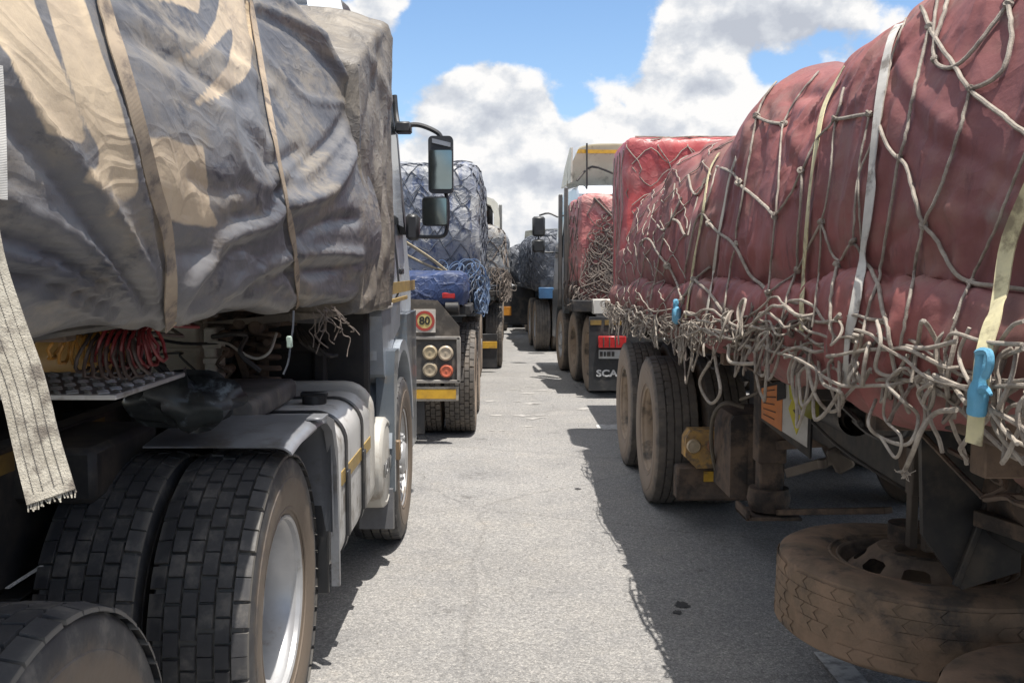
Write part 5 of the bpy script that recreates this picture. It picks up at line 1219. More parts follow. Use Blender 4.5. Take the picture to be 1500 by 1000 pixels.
def g0_copy(g, org):
    h = G(); o = Vector(org); h.v = [v+o for v in g.v]; h.f = list(g.f); return h
def rounded_load(x0, x1, y0, y1, z0, z1, r, seed, amp, res=.045, big=1.):
    """box with rounded edges as cloth: six gridded faces sharing seams"""
    c = np.array([(x0+x1)/2, (y0+y1)/2, (z0+z1)/2]); h = np.array([(x1-x0)/2, (y1-y0)/2, (z1-z0)/2]); g = G()
    for a in range(3):
        for s in (-1, 1):
            if a == 2 and s < 0: continue
            b, d = [k for k in range(3) if k != a]; nb = max(4, int(2*h[b]/res)); nd = max(4, int(2*h[d]/res))
            B, D = np.meshgrid(np.linspace(-h[b], h[b], nb), np.linspace(-h[d], h[d], nd), indexing='ij')
            p = np.zeros(B.shape+(3,)); p[..., a] = s*h[a]; p[..., b] = B; p[..., d] = D
            inn = np.clip(p, -(h-r), h-r); n = p-inn; n /= np.linalg.norm(n, axis=-1, keepdims=True)+1e-9
            q = inn+n*r; w = q+c
            U = w[..., 0]*.9+w[..., 1]; V = w[..., 2]
            dd = amp*((1-np.abs(fbm(U*3+V, V*1.6-U*.7, seed))*2)+.5*(1-np.abs(fbm(U*8, V*3.3+U*2, seed+1))*2)+big*1.2*fbm(U*1.1, V*1.4, seed+2))
            g.grid(w+n*dd[..., None])
    return g
tarp_right()

# ================================================================== QUEUE BEHIND
def tw(g, M):
    for i, v in enumerate(g.v): g.v[i] = M @ v
    return g
def mirx(g, s):
    if s < 0:
        for v in g.v: v.x = -v.x
    return g
TBLUE = mat('tarpaulin_blue_grey', (.26, .27, .295), (.15, .165, .205), .55, ns=2.5, bump=.001, c3=(.38, .375, .36), s3=2.5, t3=.5, streak=((.07, .095, .17), (2, 2, .6), 5, .50), crease=(5, .012))
TDB = mat('tarpaulin_deep_blue', (.035, .060, .15), (.018, .028, .075), .5, ns=4, c3=(.13, .15, .22), s3=4, crease=(6, .012))
TDG = mat('tarpaulin_dark_grey', (.15, .155, .17), (.08, .085, .10), .6, ns=3, crease=(5, .012), bump=.001, c3=(.24, .25, .27), s3=3, t3=.53)
TGR = mat('tarpaulin_grey_blue_pale', (.23, .24, .255), (.13, .14, .16), .6, ns=3, crease=(5, .012), c3=(.32, .30, .27), s3=3, t3=.5)
TPINK = mat('tarpaulin_red_pinkish', (.52, .19, .17), (.38, .11, .11), .5, ns=3, crease=(5, .010), bump=.001, c3=(.5, .26, .23), s3=4, t3=.52)
OLIVE = mat('canvas_cream_olive', (.78, .74, .62), (.66, .62, .51), .6, ns=3, c3=(.22, .20, .15), s3=5, t3=.6)
ORANGE = mat('reflective_orange', (.62, .26, .03), (.5, .2, .03), .5)
REDL = mat('red_lens', (.45, .03, .03), (.35, .025, .025), .3)

def trailer(label, X, Y, yaw, s, ln, wy, group=None, dirt=BLK, bed=1.22, tyre=('lug', RUBG, 'dish', RIMD), flap=None, xin=2.4, name='flatbed_trailer'):
    """s=+1: its lane side faces +X (left row); local x runs inward"""
    t = thing(name, label, 'trailer', (X, Y, 0), yaw, group)
    L_ = lambda nm, g, m, lab=None: part(nm, mirx(g, s), m, t, lab, local=True)
    g = G(); g.box(-.03, -xin, .15, ln, bed, bed+.09, .01); L_('deck', g, dirt)
    for x in (-.7, -xin+.7):
        g = G(); g.box(x-.06, x+.06, .1, ln, bed-.32, bed, .01); L_('frame_rail', g, dirt)
    for y in wy:
        g = G(); g.tube([(-.3, y, .52), (-xin+.3, y, .52)], .07, 10); L_('axle', g, dirt)
        for f_, xx in ((1, 0), (-1, -xin)):
            p = WM[t.name] @ Vector((xx*s, y, 0)); w = wheel(t, 0, 0, s*f_, *tyre); w.location = (xx*s-s*f_*.1495, y, .518)
    if flap:
        g = G(); g.box(-flap[0], -flap[1], flap[2], flap[2]+.02, flap[3], flap[4], .004); L_('mud_flap', g, PLAST)
    return t, L_
def load(label, M, s, x0, x1, y0, y1, z0, z1, m, seed, r=.16, amp=.03, cat='tarpaulin', big=1., res=.05):
    g = rounded_load(min(-x0, -x1), max(-x0, -x1), y0, y1, z0, z1, r, seed, amp, res, big)
    mirx(g, s); tw(g, M); c = M @ Vector((-(x0+x1)/2*s, (y0+y1)/2, z0)); g2 = G(); g2.v = [v.copy() for v in g.v]; g2.f = g.f
    o = solo('tarpaulin', g, m, label, cat, c, None, False, 180); return o, Surf(g2)
def drape_net(sf, M, s, x1, y0, y1, z0, z1, seed, m, label, step=.3, r=.008, dens=1., org=None, extra=None, sag=.1):
    g = G(); rg = random.Random(seed); D = M.to_3x3(); side = D @ Vector((-s, 0, 0)); fwd = D @ Vector((0, 1, 0)); loc = lambda x, y, z: M @ Vector((-x*s, y, z))
    def run(pts):
        q = []; rr = r*rg.uniform(.8, 1.15)
        for p in list(pts)+[None]:
            if p: q.append(p); continue
            if len(q) > 2: g.tube(smooth(q, 2), rr, 4)
            q = []
    hz_ = step*.55
    for k in range(int((z1-z0)/hz_)+1):
        zc = z0+.08+k*hz_
        run([sf.cast(loc(-2, y, min(zc+(hz_/2 if (i+k) % 2 else -hz_/2)+rg.uniform(-.05, .05), z1-.03)), side, r) for i, y in enumerate(np.arange(y0+.05, y1, step*.5))])
        run([sf.cast(loc(x, y0-2, min(zc+(hz_/2 if (i+k) % 2 else -hz_/2)+rg.uniform(-.06, .06), z1-.03)), fwd, r) for i, x in enumerate(np.arange(.06, x1-.05, step*.5*rg.uniform(.9, 1.12)))])
    for k in range(int((y1-y0)/step)*2):
        y = y0+k*step*.5+.1; run([sf.cast(loc(x, y+(step/4 if (i+k) % 2 else -step/4), z1+2), Vector((0, 0, -1)), r) for i, x in enumerate(np.arange(.06, x1, step*.5))])
    if extra: extra(g, rg, loc)
    return solo('cargo_net', g, m, label, 'cargo net', org or loc(0, (y0+y1)/2, z0))
def tangle(g, rg, loc, y0, y1, z, n, r0, r1, rad, x=-.04, dz=.12, face='side', xr=(0, 1)):
    for k in range(n):
        if face == 'side': c = loc(x+rg.uniform(-.04, .03), rg.uniform(y0, y1), z+rg.uniform(-dz, dz)); ow = (0, 0, 0)
        else: c = loc(rg.uniform(*xr), y0, z+rg.uniform(-dz, dz))
        loop_rope(g, c, rg.uniform(r0, r1), rg, rad*rg.uniform(.8, 1.2), (0, -.6, 0) if face != 'side' else (0, 0, 0), 4, 1.1, (1, 0, 0) if face != 'side' else (.5, .85, 0))

# ---- left row, second vehicle
def left2():
    t, L_ = trailer('trailer with the 80 speed sign and round lamps, second vehicle of the left row', -.285, 8.85, 0, 1, 7.2, (.78, 2.15), tyre=('block', RUBG, 'dish', RIMD), dirt=BLK)
    W_ = lambda nm, g, m, lab=None, par=t: part(nm, g, m, par, lab)
    a = P(600, 440, 8.8); b = P(674, 492, 8.8)
    # rear plate above lamps: sloping shoulder
    q = [P(x_, y_, 8.8) for x_, y_ in ((560, 436), (641, 440), (673, 478), (673, 496), (560, 496))]; q2 = [P(x_, y_, 8.8) for x_, y_ in ((560, 496), (560, 436), (641, 440), (673, 478), (673, 496))]
    g = G(); g.prism([(p.x, p.z) for p in q], lambda u, w, d: Vector((u, d, w)), 8.78, 8.81); rp = W_('rear_plate', g, mat('steel_plate_brown', (.13, .11, .09), (.09, .08, .07), .5, .4, ns=5, c3=(.2, .17, .14), s3=6))
    g = G(); a = P(606, 453, 8.76); b = P(638, 487, 8.76); g.box(a.x, b.x, 8.765, 8.776, b.z, a.z, .001); sg = W_('speed_sign', g, mat('sign_white_dusty', (.60, .55, .48), (.5, .46, .40), .5, ns=12, c3=(.4, .34, .28), s3=14, t3=.6), 'square white sign with a red ring and 80 on yellow', t)
    c = ((a.x+b.x)/2, (a.z+b.z)/2); R = (b.x-a.x)/2
    def disc(r, y, m, nm, r0=0):
        g = G()
        if r0: v = []; n = 40; v = [(c[0]+rr*math.cos(2*PI*i/n), yy, c[1]+rr*math.sin(2*PI*i/n)) for yy in (y, y+.002) for rr in (r, r0) for i in range(n)]; f = [(i, (i+1) % n, n+(i+1) % n, n+i) for i in range(n)]+[(i, (i+1) % n, 2*n+(i+1) % n, 2*n+i) for i in range(n)]; g.add(v, f)
        else: n = 40; g.add([(c[0]+r*math.cos(2*PI*i/n), y, c[1]+r*math.sin(2*PI*i/n)) for i in range(n)], [tuple(range(n))])
        part(nm, g, m, sg)
    disc(R*.80, 8.762, mat('sign_yellow', (.62, .48, .18), (.52, .42, .18), .5, ns=14), 'yellow_disc'); disc(R*.93, 8.760, mat('sign_red', (.42, .06, .04), (.34, .06, .045), .5), 'red_ring', R*.68)
    Mx = Matrix.Translation((c[0], 8.759, c[1])) @ Matrix.Rotation(PI/2, 4, 'X'); part('lettering', text_g('80', R*1.02, Mx, .001, .003), mat('sign_black', (.03, .03, .025), None, .6), sg)
    # lamp panel with frame
    a = P(612, 497, 8.8); b = P(671, 556, 8.8); g = G(); g.box(a.x-.18, b.x, 8.80, 8.83, b.z, a.z, .004); lp = W_('lamp_panel', g, mat('lamp_board_dark', (.085, .08, .075), (.06, .055, .05), .6, c3=(.14, .12, .1), s3=8))
    g = G(); g.box(a.x-.2, b.x+.02, 8.77, 8.83, a.z, a.z+.03, .004); g.box(a.x-.2, b.x+.02, 8.77, 8.83, b.z-.03, b.z, .004); g.box(b.x-.01, b.x+.025, 8.77, 8.83, b.z-.02, a.z+.02, .004); W_('lamp_frame', g, mat('frame_pale_grey', (.30, .28, .25), (.22, .2, .18), .5, ns=7), None, lp)
    for i, (px, py, cl, rr) in enumerate(((630, 516, (.42, .34, .22), .062), (653, 517, (.48, .40, .30), .064), (630, 541, (.42, .35, .25), .062), (654, 543, (.62, .16, .09), .056))):
        p = P(px, py, 8.79); g = G(); g.lathe([(-.02, rr*1.12), (.01, rr*1.12), (.014, rr), (.03, rr*.86), (.022, rr*.5), (.028, 0)], Matrix.Translation((p.x, 8.79, p.z)) @ Matrix.Rotation(-PI/2, 4, 'Z'), 28)
        W_('round_lamp', g, mat('lamp_lens', cl, tuple(v*.8 for v in cl), .35, ns=9), 'red tail lamp, lower right' if i == 3 else None)
    a = P(616, 566, 8.8); b = P(672, 587, 8.8); g = G(); g.box(a.x-.15, b.x, 8.79, 8.82, b.z, a.z, .003); bb = W_('bumper_board', g, mat('board_cream', (.42, .39, .33), (.34, .31, .26), .6, ns=8, c3=(.22, .19, .16), s3=10)); a = P(616, 570, 8.78); b = P(668, 584, 8.78)
    g = G(); g.box(a.x-.15, b.x, 8.782, 8.788, b.z, a.z, .001); W_('reflector_strip', g, YEL, None, bb)
    g = G(); a = P(655, 440, 9.0); b = P(673, 640, 9.0); g.box(-1.35, -.75, 8.84, 8.87, .10, .42, .006); W_('mud_flap', g, PLAST)
    g = G(); a = P(655, 458, 9.0); g.lathe([(-.06, .05), (.06, .05)], Matrix.Translation(P(662, 450, 8.85)), 12); g.box(-.95, -.42, 8.86, 9.05, 1.22, 1.34, .01); W_('rear_crossbeam', g, BLK)
    M = WM[t.name]
    # rolled blue tarp on the tail, tall load further forward
    o, sf = load('deep blue folded tarpaulin rolled on the tail of the second left trailer', M, 1, .10, 2.3, .02, 1.2, 1.31, 1.60, TDB, 61, .06, .03, big=.5)
    g = G(); p = P(657, 433, 8.83); g.lathe([(0, .0), (.02, .05), (-.01, .06)], Matrix.Translation((p.x, 8.88, p.z)) @ Matrix.Rotation(-PI/2, 4, 'Z') @ Matrix.Scale(.6, 4, (0, 0, 1)), 16); g.box(p.x-.07, p.x+.07, 8.83, 8.88, p.z-.035, p.z+.035, .015); part('tail_lamp', g, REDL, t)
    o, sf = load('tall blue grey tarpaulin load under a dark net, behind the left cab mirror', M, 1, .02, 2.4, 1.15, 4.6, 1.34, 2.78, TBLUE, 63, .13, .045, big=1.5)
    drape_net(sf, M, 1, 2.4, 1.15, 4.6, 1.34, 2.78, 5, ROPEG, 'dark rope net over the tall blue grey load behind the left cab mirror', .20, .0065, extra=lambda g, rg, loc: tangle(g, rg, loc, .9, 4.4, 1.45, 170, .03, .10, .007, .0, .10))
    g = G(); rg = random.Random(4); loc = lambda x, y, z: M @ Vector((-x, y, z))
    tangle(g, rg, loc, .9, 3.2, 1.42, 190, .03, .09, .007, -.02, .13); tangle(g, rg, loc, 1.05, 1.1, 1.5, 40, .03, .09, .007, 0, .2, 'r', (0, .4))
    solo('rope_tangle', g, ROPEB, 'tangle of light blue rope hanging at the corner of the second left load', 'rope', loc(0, 1.8, 1.4))
    for pl, lab in ((((590, 352), (630, 378), (660, 402), (682, 418)), 'upper straw coloured rope stretched over the deep blue folded tarpaulin'), (((590, 371), (625, 388), (655, 400), (690, 420)), 'lower straw coloured rope stretched over the deep blue folded tarpaulin')):
        g = G(); pts = [P(a, b, 9.35+.25*i) for i, (a, b) in enumerate(pl)]; g.tube(smooth(pts, 4), .016, 6); solo('tie_rope', g, ROPEY, lab, 'rope', pts[-1])
    # its cab far ahead
    cab2('cab_over_truck', 'truck cab hidden ahead of the tall blue grey load in the left row', -.36, 13.55, 0, 1, CABW, 2.7, mirrors=False)

def cab2(name, label, X, Y, yaw, s, m, top, group=None, mirrors=True, ln=2.0, wheels=True, lower=CABG):
    t = thing(name, label, 'truck', (X, Y, 0), yaw, group)
    L_ = lambda nm, g, m_, par=None, lab=None: part(nm, mirx(g, s), m_, par or t, lab, local=True)
    side = [(0, 1.15), (0, top-.12), (.12, top), (ln-.5, top+.02), (ln-.25, top-.12), (ln-.08, top-.9), (ln, 1.6), (ln, .5), (ln-.4, .5), (ln-.55, .95), (ln-.8, 1.12), (ln-1.1, 1.12), (ln-1.35, .95), (ln-1.45, 1.1)]
    g = G(); lean = lambda b: max(0, b-1.8)*.09
    v = []; n = len(side)
    for k, xx in enumerate((-.03, 0, 2.38, 2.41)):
        for a, b in side:
            ins = .03 if k in (0, 3) else 0; v.append(Vector((-(xx+lean(b)) if k < 2 else -(xx-lean(b)), a+(ins if a < .1 else -ins if a > ln-.3 else 0), b-(ins if b > top-.2 else 0))))
    # order rings outside->in
    v = []
    for xx, ins in ((0.0, .03), (.03, 0), (2.38, 0), (2.41, .03)):
        for a, b in side: v.append(Vector((-(xx+(lean(b) if xx < 1 else -lean(b))), a+(ins if a < .1 else -ins if a > ln-.3 else 0), b-(ins if b > top-.2 else 0))))
    f = [(i*n+k, i*n+(k+1) % n, (i+1)*n+(k+1) % n, (i+1)*n+k) for i in range(3) for k in range(n)]+[tuple(range(n))[::-1], tuple(range(3*n, 4*n))]
    g.add(v, f); c = L_('cab', g, m)
    g = G(); g.prism([(ln-.95, 1.85), (ln-.2, 1.85), (ln-.33, 2.45), (ln-.5, 2.6), (ln-.95, 2.6)], lambda a, b, d: Vector((-lean(b)+d, a, b)), -.03, .008); L_('door_window', g, GLASS, c)
    g = G(); g.prism([(ln-1.7, 1.1), (ln-1.35, .95), (ln-1.1, 1.12), (ln-.8, 1.12), (ln-.55, .95), (ln-.4, .5), (ln, .5), (ln, 1.3), (ln-1.7, 1.35)], lambda a, b, d: Vector((d, a, b)), -.2, .012); L_('lower_panel', g, lower, c)
    g = G(); g.box(-.3, -2.1, -.03, 0, 1.9, 2.5, .01); L_('rear_window', g, GLASS, c)
    if mirrors: g = G(); g.tube(smooth([(-.06, ln-.15, 2.55), (.10, ln-.1, 2.62), (.26, ln-.1, 2.58)], 3), .016, 6); g.tube(smooth([(0, ln-.12, 1.95), (.15, ln-.1, 1.95), (.26, ln-.1, 2.0), (.28, ln-.1, 2.5)], 3), .014, 6); L_('mirror_bracket', g, PLAST, c)
    for z0, z1 in ((2.22, 2.56), (1.95, 2.17)) if mirrors else ():
        g = G(); g.box(.16, .38, ln-.15, ln-.05, z0, z1, .03); L_('mirror_housing', g, PLAST, c)
    for x in (-.78, -1.6):
        g = G(); g.box(x-.05, x+.05, -1.2, ln-.3, .75, 1.02, .01); L_('frame_rail', g, BLK)
    if wheels:
        for f_, xx in ((1, 0), (-1, -2.45)):
            w = wheel(t, 0, 0, s*f_, 'lug', RUBG, 'steer', SILV, dual=False, R=.50); w.location = (xx*s-s*f_*.1495+s*.02*f_, ln-.95, .5)
    return t, L_, c

left2()

# ---- left row, third vehicle
def left3():
    t, L_ = trailer('third vehicle of the left row, a flatbed with yellow strip above its mud flap', -.02, 15.3, 0, 1, 8, (.78, 2.1), tyre=('lug', RUBG, 'dish', RIMD))
    a = P(708, 504, 15.1); b = P(730, 538, 15.1)
    g = G(); g.box(a.x-.3, b.x-.02, 15.12, 15.15, .08, .62, .004); part('mud_flap', g, PLAST, t)
    a = P(711, 502, 15.1); b = P(729, 510, 15.1); g = G(); g.box(a.x-.2, b.x-.01, 15.09, 15.12, b.z, a.z+.02, .002); part('reflector_strip', g, YEL, t)
    M = WM[t.name]
    o, sf = load('grey netted tarpaulin on the third vehicle of the left row', M, 1, .03, 2.4, .3, 5.6, 1.33, 2.35, TGR, 71, .15, .05, big=1.5)
    drape_net(sf, M, 1, 2.4, .3, 5.6, 1.33, 2.35, 8, ROPED, 'pale rope net with hanging ends on the third left vehicle', .3, .009, extra=lambda g, rg, loc: (tangle(g, rg, loc, .2, 5, 1.4, 160, .04, .13, .008, -.02, .16), tangle(g, rg, loc, .25, .3, 1.45, 40, .04, .12, .008, 0, .2, 'r', (0, .8))))
    # headboard posts and cream cab back with window
    for px, top_, w_, lab in ((709, 286, .06, 'rusty brown upright post of the third left vehicle'), ):
        p = P(px, top_, 14.9); g = G(); g.box(p.x-w_, p.x+w_*.7, 14.85, 15.0, 1.25, p.z, .01); part('rusty_post', g, mat('rust_post', (.22, .11, .06), (.14, .07, .045), .85, ns=8), t)
    p = P(733, 300, 16.0); g = G(); g.box(p.x-.03, p.x+.03, 15.95, 16.02, 1.3, p.z, .01); part('upright_post', g, mat('grey_post', (.20, .20, .19), None, .6, .3), t)
    a = P(700, 290, 15.9); b = P(732, 345, 15.9); Y = 15.9
    g = G(); 
    outer = [(b.x-2.3, 2.2), (b.x-.01, 2.2), (b.x, 2.5), (b.x-.03, 2.75), (b.x-.10, a.z-.02), (b.x-.22, a.z+.02), (b.x-2.3, a.z+.02)]
    hole = [(b.x-1.1, 2.35), (b.x-.10, 2.35), (b.x-.10, 2.60), (b.x-.15, 2.72), (b.x-.24, 2.76), (b.x-1.1, 2.76)]
    g.prism([outer[0], outer[1], outer[2], hole[2], hole[1], hole[0], (b.x-1.1, 2.2)][:0] or [(b.x-2.3, 2.2), (b.x-1.1, 2.2), (b.x-1.1, a.z+.02), (b.x-2.3, a.z+.02)], lambda u, w, d: Vector((u, d, w)), Y, Y+.6)
    g.prism([(b.x-1.1, 2.2), (b.x-.01, 2.2), (b.x, 2.35), (b.x-1.1, 2.35)], lambda u, w, d: Vector((u, d, w)), Y, Y+.6)
    g.prism([(b.x-.10, 2.35), (b.x, 2.35), (b.x, 2.5), (b.x-.03, 2.75), (b.x-.10, a.z-.02), (b.x-.22, a.z+.02), (b.x-.24, 2.76), (b.x-.15, 2.72), (b.x-.10, 2.60)], lambda u, w, d: Vector((u, d, w)), Y, Y+.6)
    g.prism([(b.x-1.1, 2.76), (b.x-.24, 2.76), (b.x-.22, a.z+.02), (b.x-1.1, a.z+.02)], lambda u, w, d: Vector((u, d, w)), Y, Y+.6)
    hb = part('headboard', g, OLIVE, t, 'cream headboard with a window opening')
    g = G(); g.box(b.x-1.1, b.x-.12, Y+.5, Y+.52, 2.34, 2.75, .002); part('window', g, GLASS, hb)
    cab2('cab_over_truck', 'truck cab ahead of the grey netted load, far along the left row', -.02, 21.1, 0, 1, CABW, 2.5, mirrors=False)
    # next trailer
    t, L_ = trailer('farthest trailer of the left row, with an orange reflector', .10, 25, 0, 1, 8, (.8, 2.1)); M = WM[t.name]
    o, sf = load('grey tarpaulin on the farthest trailer of the left row', M, 1, .02, 2.4, .2, 7.5, 1.33, 2.6, TGR, 75, .2, .05)
left3()

# ---- right row, second vehicle: the tractor with the lettered flap
def right2():
    t, L_, c = cab2('tractor_truck', 'white truck with a large lettered mud flap, second vehicle of the right row', 1.02, 14.35, .075, -1, CABW, 2.92, ln=2.1)
    M = WM[t.name]
    # drive wheels
    for y in (-1.62, -.30):
        for f_, xx in ((1, 0), (-1, 2.45)):
            w = wheel(t, 0, 0, -f_, 'lug', RUBG, 'dish', RIMD); w.location = (xx+f_*.1495-.02*f_, y, .518)
        g = G(); g.tube([(.3, y, .52), (2.1, y, .52)], .08, 10); part('axle', g, BLK, t, local=True)
    for x in (.78, 1.6):
        g = G(); g.box(x-.05, x+.05, -2.5, -1.15, .75, 1.0, .01); part('frame_rail', g, BLK, t, local=True)
    W_ = lambda nm, g, m, lab=None, par=t: part(nm, g, m, par, lab)
    a = P(863, 464, 12.0); b = P(925, 572, 12.0)
    g = G(); g.box(a.x, a.x+.72, 12.0, 12.02, b.z, a.z, .004); fl = W_('mud_flap', g, PLAST, 'black flap with white lettering across it')
    Mx = Matrix.Translation((P(874, 547, 11.99).x, 11.992, P(874, 547, 11.99).z)) @ Matrix.Rotation(PI/2, 4, 'X')
    g = text_g('SCANIA', .118, Mx @ Matrix.Scale(1.25, 4, (1, 0, 0)), .001, .004); mnx = min(v.x for v in g.v); 
    for v in g.v: v.x += P(873.5, 547, 11.99).x-mnx
    W_('lettering', g, mat('white_lettering', (.62, .62, .62), None, .5), None, fl)
    a = P(876, 492, 11.98); b = P(905, 509, 11.98); g = G(); g.box(a.x, b.x+.1, 11.93, 11.99, b.z, a.z, .008); W_('tail_lamp', g, REDL)
    for k in range(3): g = G(); g.box(a.x+.06+k*.075, a.x+.075+k*.075, 11.925, 11.932, b.z+.01, a.z-.01, .002); W_('lamp_divider', g, BLK)
    a = P(877, 512, 11.98); b = P(900, 525, 11.98); g = G(); g.box(a.x, b.x+.12, 11.97, 11.985, b.z, a.z, .002); np_ = W_('number_plate', g, mat('plate_grey_white', (.46, .46, .45), (.36, .36, .35), .5, ns=12))
    g = G(); 
    for x0, x1 in ((.012, .05), (.065, .09), (.105, .15), (.165, .20)): g.box(a.x+x0, a.x+x1, 11.962, 11.969, b.z+.03, a.z-.025, .001)
    W_('plate_mark', g, BLK, None, np_)
    for x0, x1 in ((865, 881), (886, 912)): a = P(x0, 469, 11.98); b = P(x1, 476, 11.98); g = G(); g.box(a.x, b.x, 11.985, 11.998, b.z, a.z, .001); W_('reflector_strip', g, DKYEL)
    g = G(); g.prism([(-2.32, .62), (-2.30, 1.06), (-1.9, 1.15), (0, 1.15), (.15, 1.0), (.15, .98), (0, 1.12), (-1.9, 1.12), (-2.27, 1.04), (-2.29, .62)], lambda a_, b_, d: Vector((d, a_, b_)), .0, .62); part('mudguard', g, PLAST, t, local=True)
    g = G(); a = P(868, 432, 12.2); b = P(878, 452, 12.2); g.box(a.x, a.x+.4, 12.1, 12.3, 1.08, 1.27, .01); W_('rear_step', g, CREAM)
    # cab back: posts, exhaust, white roof, deflector
    g = G(); a = P(820, 285, 14.0); g.box(a.x-.02, a.x+.04, 13.96, 14.03, 1.1, a.z, .01); a = P(829, 275, 14.0); g.box(a.x-.03, a.x+.03, 13.92, 14.0, 1.1, a.z, .01); W_('rack_post', g, mat('dark_post', (.07, .07, .07), (.11, .1, .09), .5))
    g = G(); g.lathe([(-.9, 0), (-.9, .07), (.6, .07), (.6, .05), (.6, 0)], Matrix.Translation((P(834, 300, 14.1).x, 14.15, 2.0)) @ Matrix.Rotation(-PI/2, 4, 'Y'), 16); W_('exhaust_stack', g, mat('exhaust_grey', (.22, .21, .2), (.14, .13, .12), .5, .5), None)
    g = G(); rows = []
    for v_ in np.linspace(0, 1, 9):
        rows.append([Vector((1.2+math.sin(u*PI/2)*1.17, -.06+.0*v_, 2.86)) for u in np.linspace(-1, 1, 25)])
    # deflector: hollow curved shell, open at the back
    g = G(); A = []
    for u in np.linspace(-1, 1, 31):
        row = []
        for v_ in np.linspace(0, 1, 12):
            wx = 1.2+(1.19*math.copysign(abs(u)**.8, u))*(1-.12*v_**2); hh = 3.02+.56*v_*(1-.12*abs(u)**6)-.10*(1-v_)*(abs(u)**4)
            row.append(Vector((wx, .85-.6*v_+.25*abs(u)**5*(v_-1), hh)))
        A.append(row)
    h1 = len(A); g.grid([[list(p) for p in r] for r in A]); g.grid([[list(p+Vector((0, .0, -.02))+Vector((0, -.02, 0))) for p in r] for r in A])
    df = part('air_deflector', g, OLIVE, t, 'cream roof air deflector seen from its hollow back', local=True)
    # side cheeks
    for xx in (.02, 2.36):
        g = G(); g.prism([(1.3, 2.98), (.2, 2.98), (.15, 3.5), (.3, 3.52), (.9, 3.25)], lambda a_, b_, d: Vector((xx+d, a_, b_)), 0, .025); part('deflector_cheek', g, OLIVE, df, local=True)
    g = G(); g.prism([(.1, 3.415), (2.3, 3.415), (2.28, 3.47), (.12, 3.47)], lambda a_, b_, d: Vector((a_, d, b_)), .12, .16); part('yellow_band', g, YEL, df, local=True)
    g = G(); g.tube(smooth([(.1, .1, 3.0), (.35, .2, 3.22), (.8, .3, 3.1), (1.2, .3, 3.05)], 4), .018, 6); g.tube([(.25, .05, 2.2), (.25, .1, 3.56)], .014, 6); part('deflector_strut', g, BLK, df, local=True)
    # upper front mirrors
    # its load
    ML = Matrix.LocRotScale(Vector((1.04, 12.6, 0)), Euler((0, 0, .075)), None)
    o, sf = load('pinkish red tarpaulin load behind the second right cab, half hidden by rope ends', ML, -1, .0, 2.3, .0, 1.10, 1.25, 2.62, TPINK, 81, .07, .03, big=.9)
    def ex(g, rg, loc):
        for k in range(150):
            a = rg.random(); x_ = .05+a*.75; z_ = 1.30+(1.05*math.exp(-((a-.35)/.33)**2))*rg.random()+.05
            loop_rope(g, loc(x_, -.06, z_), rg.uniform(.03, .085), rg, .0065, (0, -.6, 0), 4, .9, (1, 0, 0))
        for k in range(40):
            x_ = rg.uniform(.0, .7); z_ = rg.uniform(1.7, 2.1); pts = [loc(x_+rg.uniform(-.05, .05)*i, -.05-.01*i, z_-i*.12) for i in range(6)]; g.tube(smooth(pts, 3), .007, 4)
        tangle(g, rg, loc, -.05, 1.1, 1.35, 60, .03, .09, .008, -.03, .12)
        g.tube(smooth([loc(.15, -.05, 2.6), loc(.45, -.06, 2.3), loc(.72, -.06, 2.05), loc(.62, -.08, 1.85)], 4), .016, 6)
    drape_net(sf, ML, -1, 2.3, 0, 1.10, 1.3, 2.62, 9, ROPED, 'rope net with bunched ends over the pinkish red load', .35, .007, extra=ex)
    # the low trailer deck it stands on
    g = G(); g.box(.9, 3.15, 12.32, 13.75, 1.10, 1.25, .01); d = W_('load_deck', g, BLK)
right2()

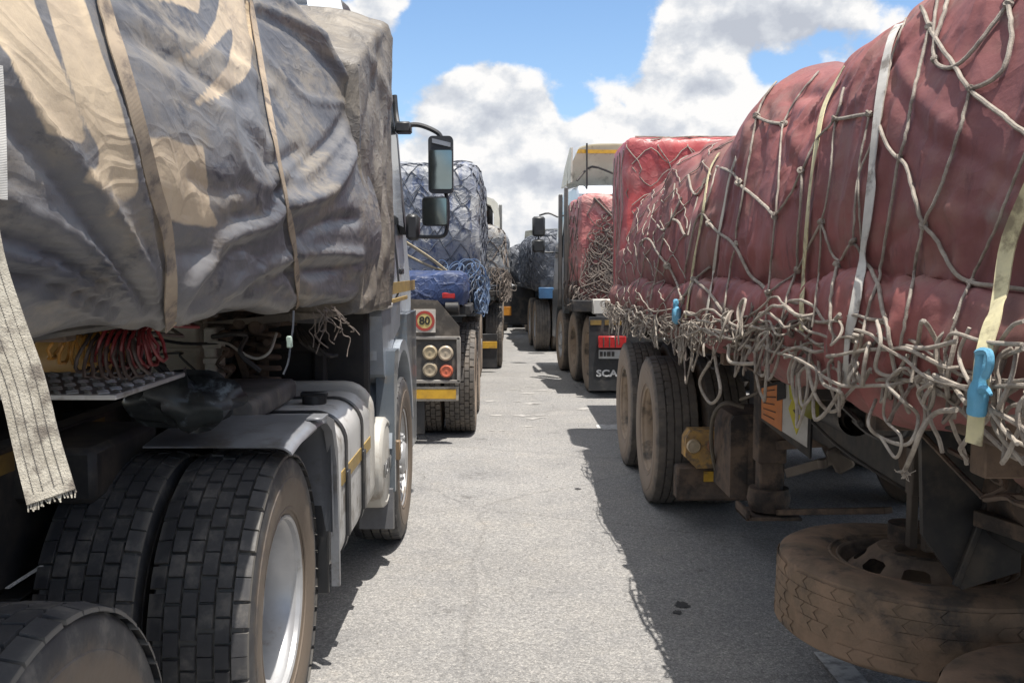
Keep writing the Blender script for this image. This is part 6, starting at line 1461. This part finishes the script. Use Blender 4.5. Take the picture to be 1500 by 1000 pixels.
# ---- right row, third and fourth vehicles
def right3():
    t, L_ = trailer('dark trailer with grey netted load, third vehicle of the right row', .66, 18.6, .05, -1, 7, (.75, 2.1), tyre=('lug', RUBG, 'dish', SILV), flap=(.42, .85, -.05, .15, .85))
    M = WM[t.name]
    o, sf = load('dark grey netted tarpaulin on the third vehicle of the right row', M, -1, .02, 2.4, .1, 5.5, 1.2, 2.36, TDG, 91, .25, .05, big=1.2)
    drape_net(sf, M, -1, 2.4, .1, 5.5, 1.2, 2.36, 10, ROPEG, 'grey net ropes over the dark load of the third right vehicle', .16, .008, sag=.05)
    g = G(); a = P(789, 421, 18.4); b = P(807, 437, 18.4); g.box(a.x, b.x+.05, 18.3, 18.5, b.z, a.z, .01); part('blue_box', g, mat('blue_paint', (.05, .14, .28), (.04, .10, .2), .5), t)
    g = G(); a = P(768, 470, 18.5); b = P(780, 474, 18.5)
    c = cab2('cab_over_truck', 'far truck cab whose cream roof deflector shows above the dark netted load', .64, 24.2, .05, -1, CABG, 2.3, mirrors=False)
    g = G(); A = []
    for u in np.linspace(-1, 1, 17):
        A.append([[1.2+1.25*u, 1.1-.5*v_, 2.3+.42*v_*(1-.15*abs(u)**4)] for v_ in np.linspace(0, 1, 6)])
    g.grid(A); part('air_deflector', g, OLIVE, c[0], local=True)
    # far one
    t, L_ = trailer('farthest right row trailer with an orange reflector and a long netted load', .26, 26.5, 0.02, -1, 12, (.8, 2.1), tyre=('lug', RUBG, 'dish', SILV))
    M = WM[t.name]
    o, sf = load('dark grey netted tarpaulin on the farthest trailer in the lane', M, -1, -.10, 2.4, .1, 11, 1.2, 2.3, TDG, 93, .3, .05, big=1.2, res=.08)
    drape_net(sf, M, -1, 2.4, .1, 8, 1.2, 2.3, 12, ROPEG, 'grey net ropes over the load of the farthest trailer in the lane', .2, .010, sag=.05)
    # orange reflector low on a far vehicle
    t2 = thing('trailer_tail', 'low dark vehicle tail with an orange board at the end of the lane', 'trailer', (.25, 30, 0))
    g = G(); g.box(.10, 1.2, 24.0, 24.05, .2, .95, .01)
    a = P(737, 449, 24); b = P(749, 462, 24)
    g = G(); g.box(a.x-.6, b.x+.6, 24.03, 24.3, .25, 1.25, .03); part('tail_board', g, BLK, t2); g = G(); g.box(a.x, b.x, 24.0, 24.03, b.z, a.z, .004); part('orange_board', g, ORANGE, t2)
right3()
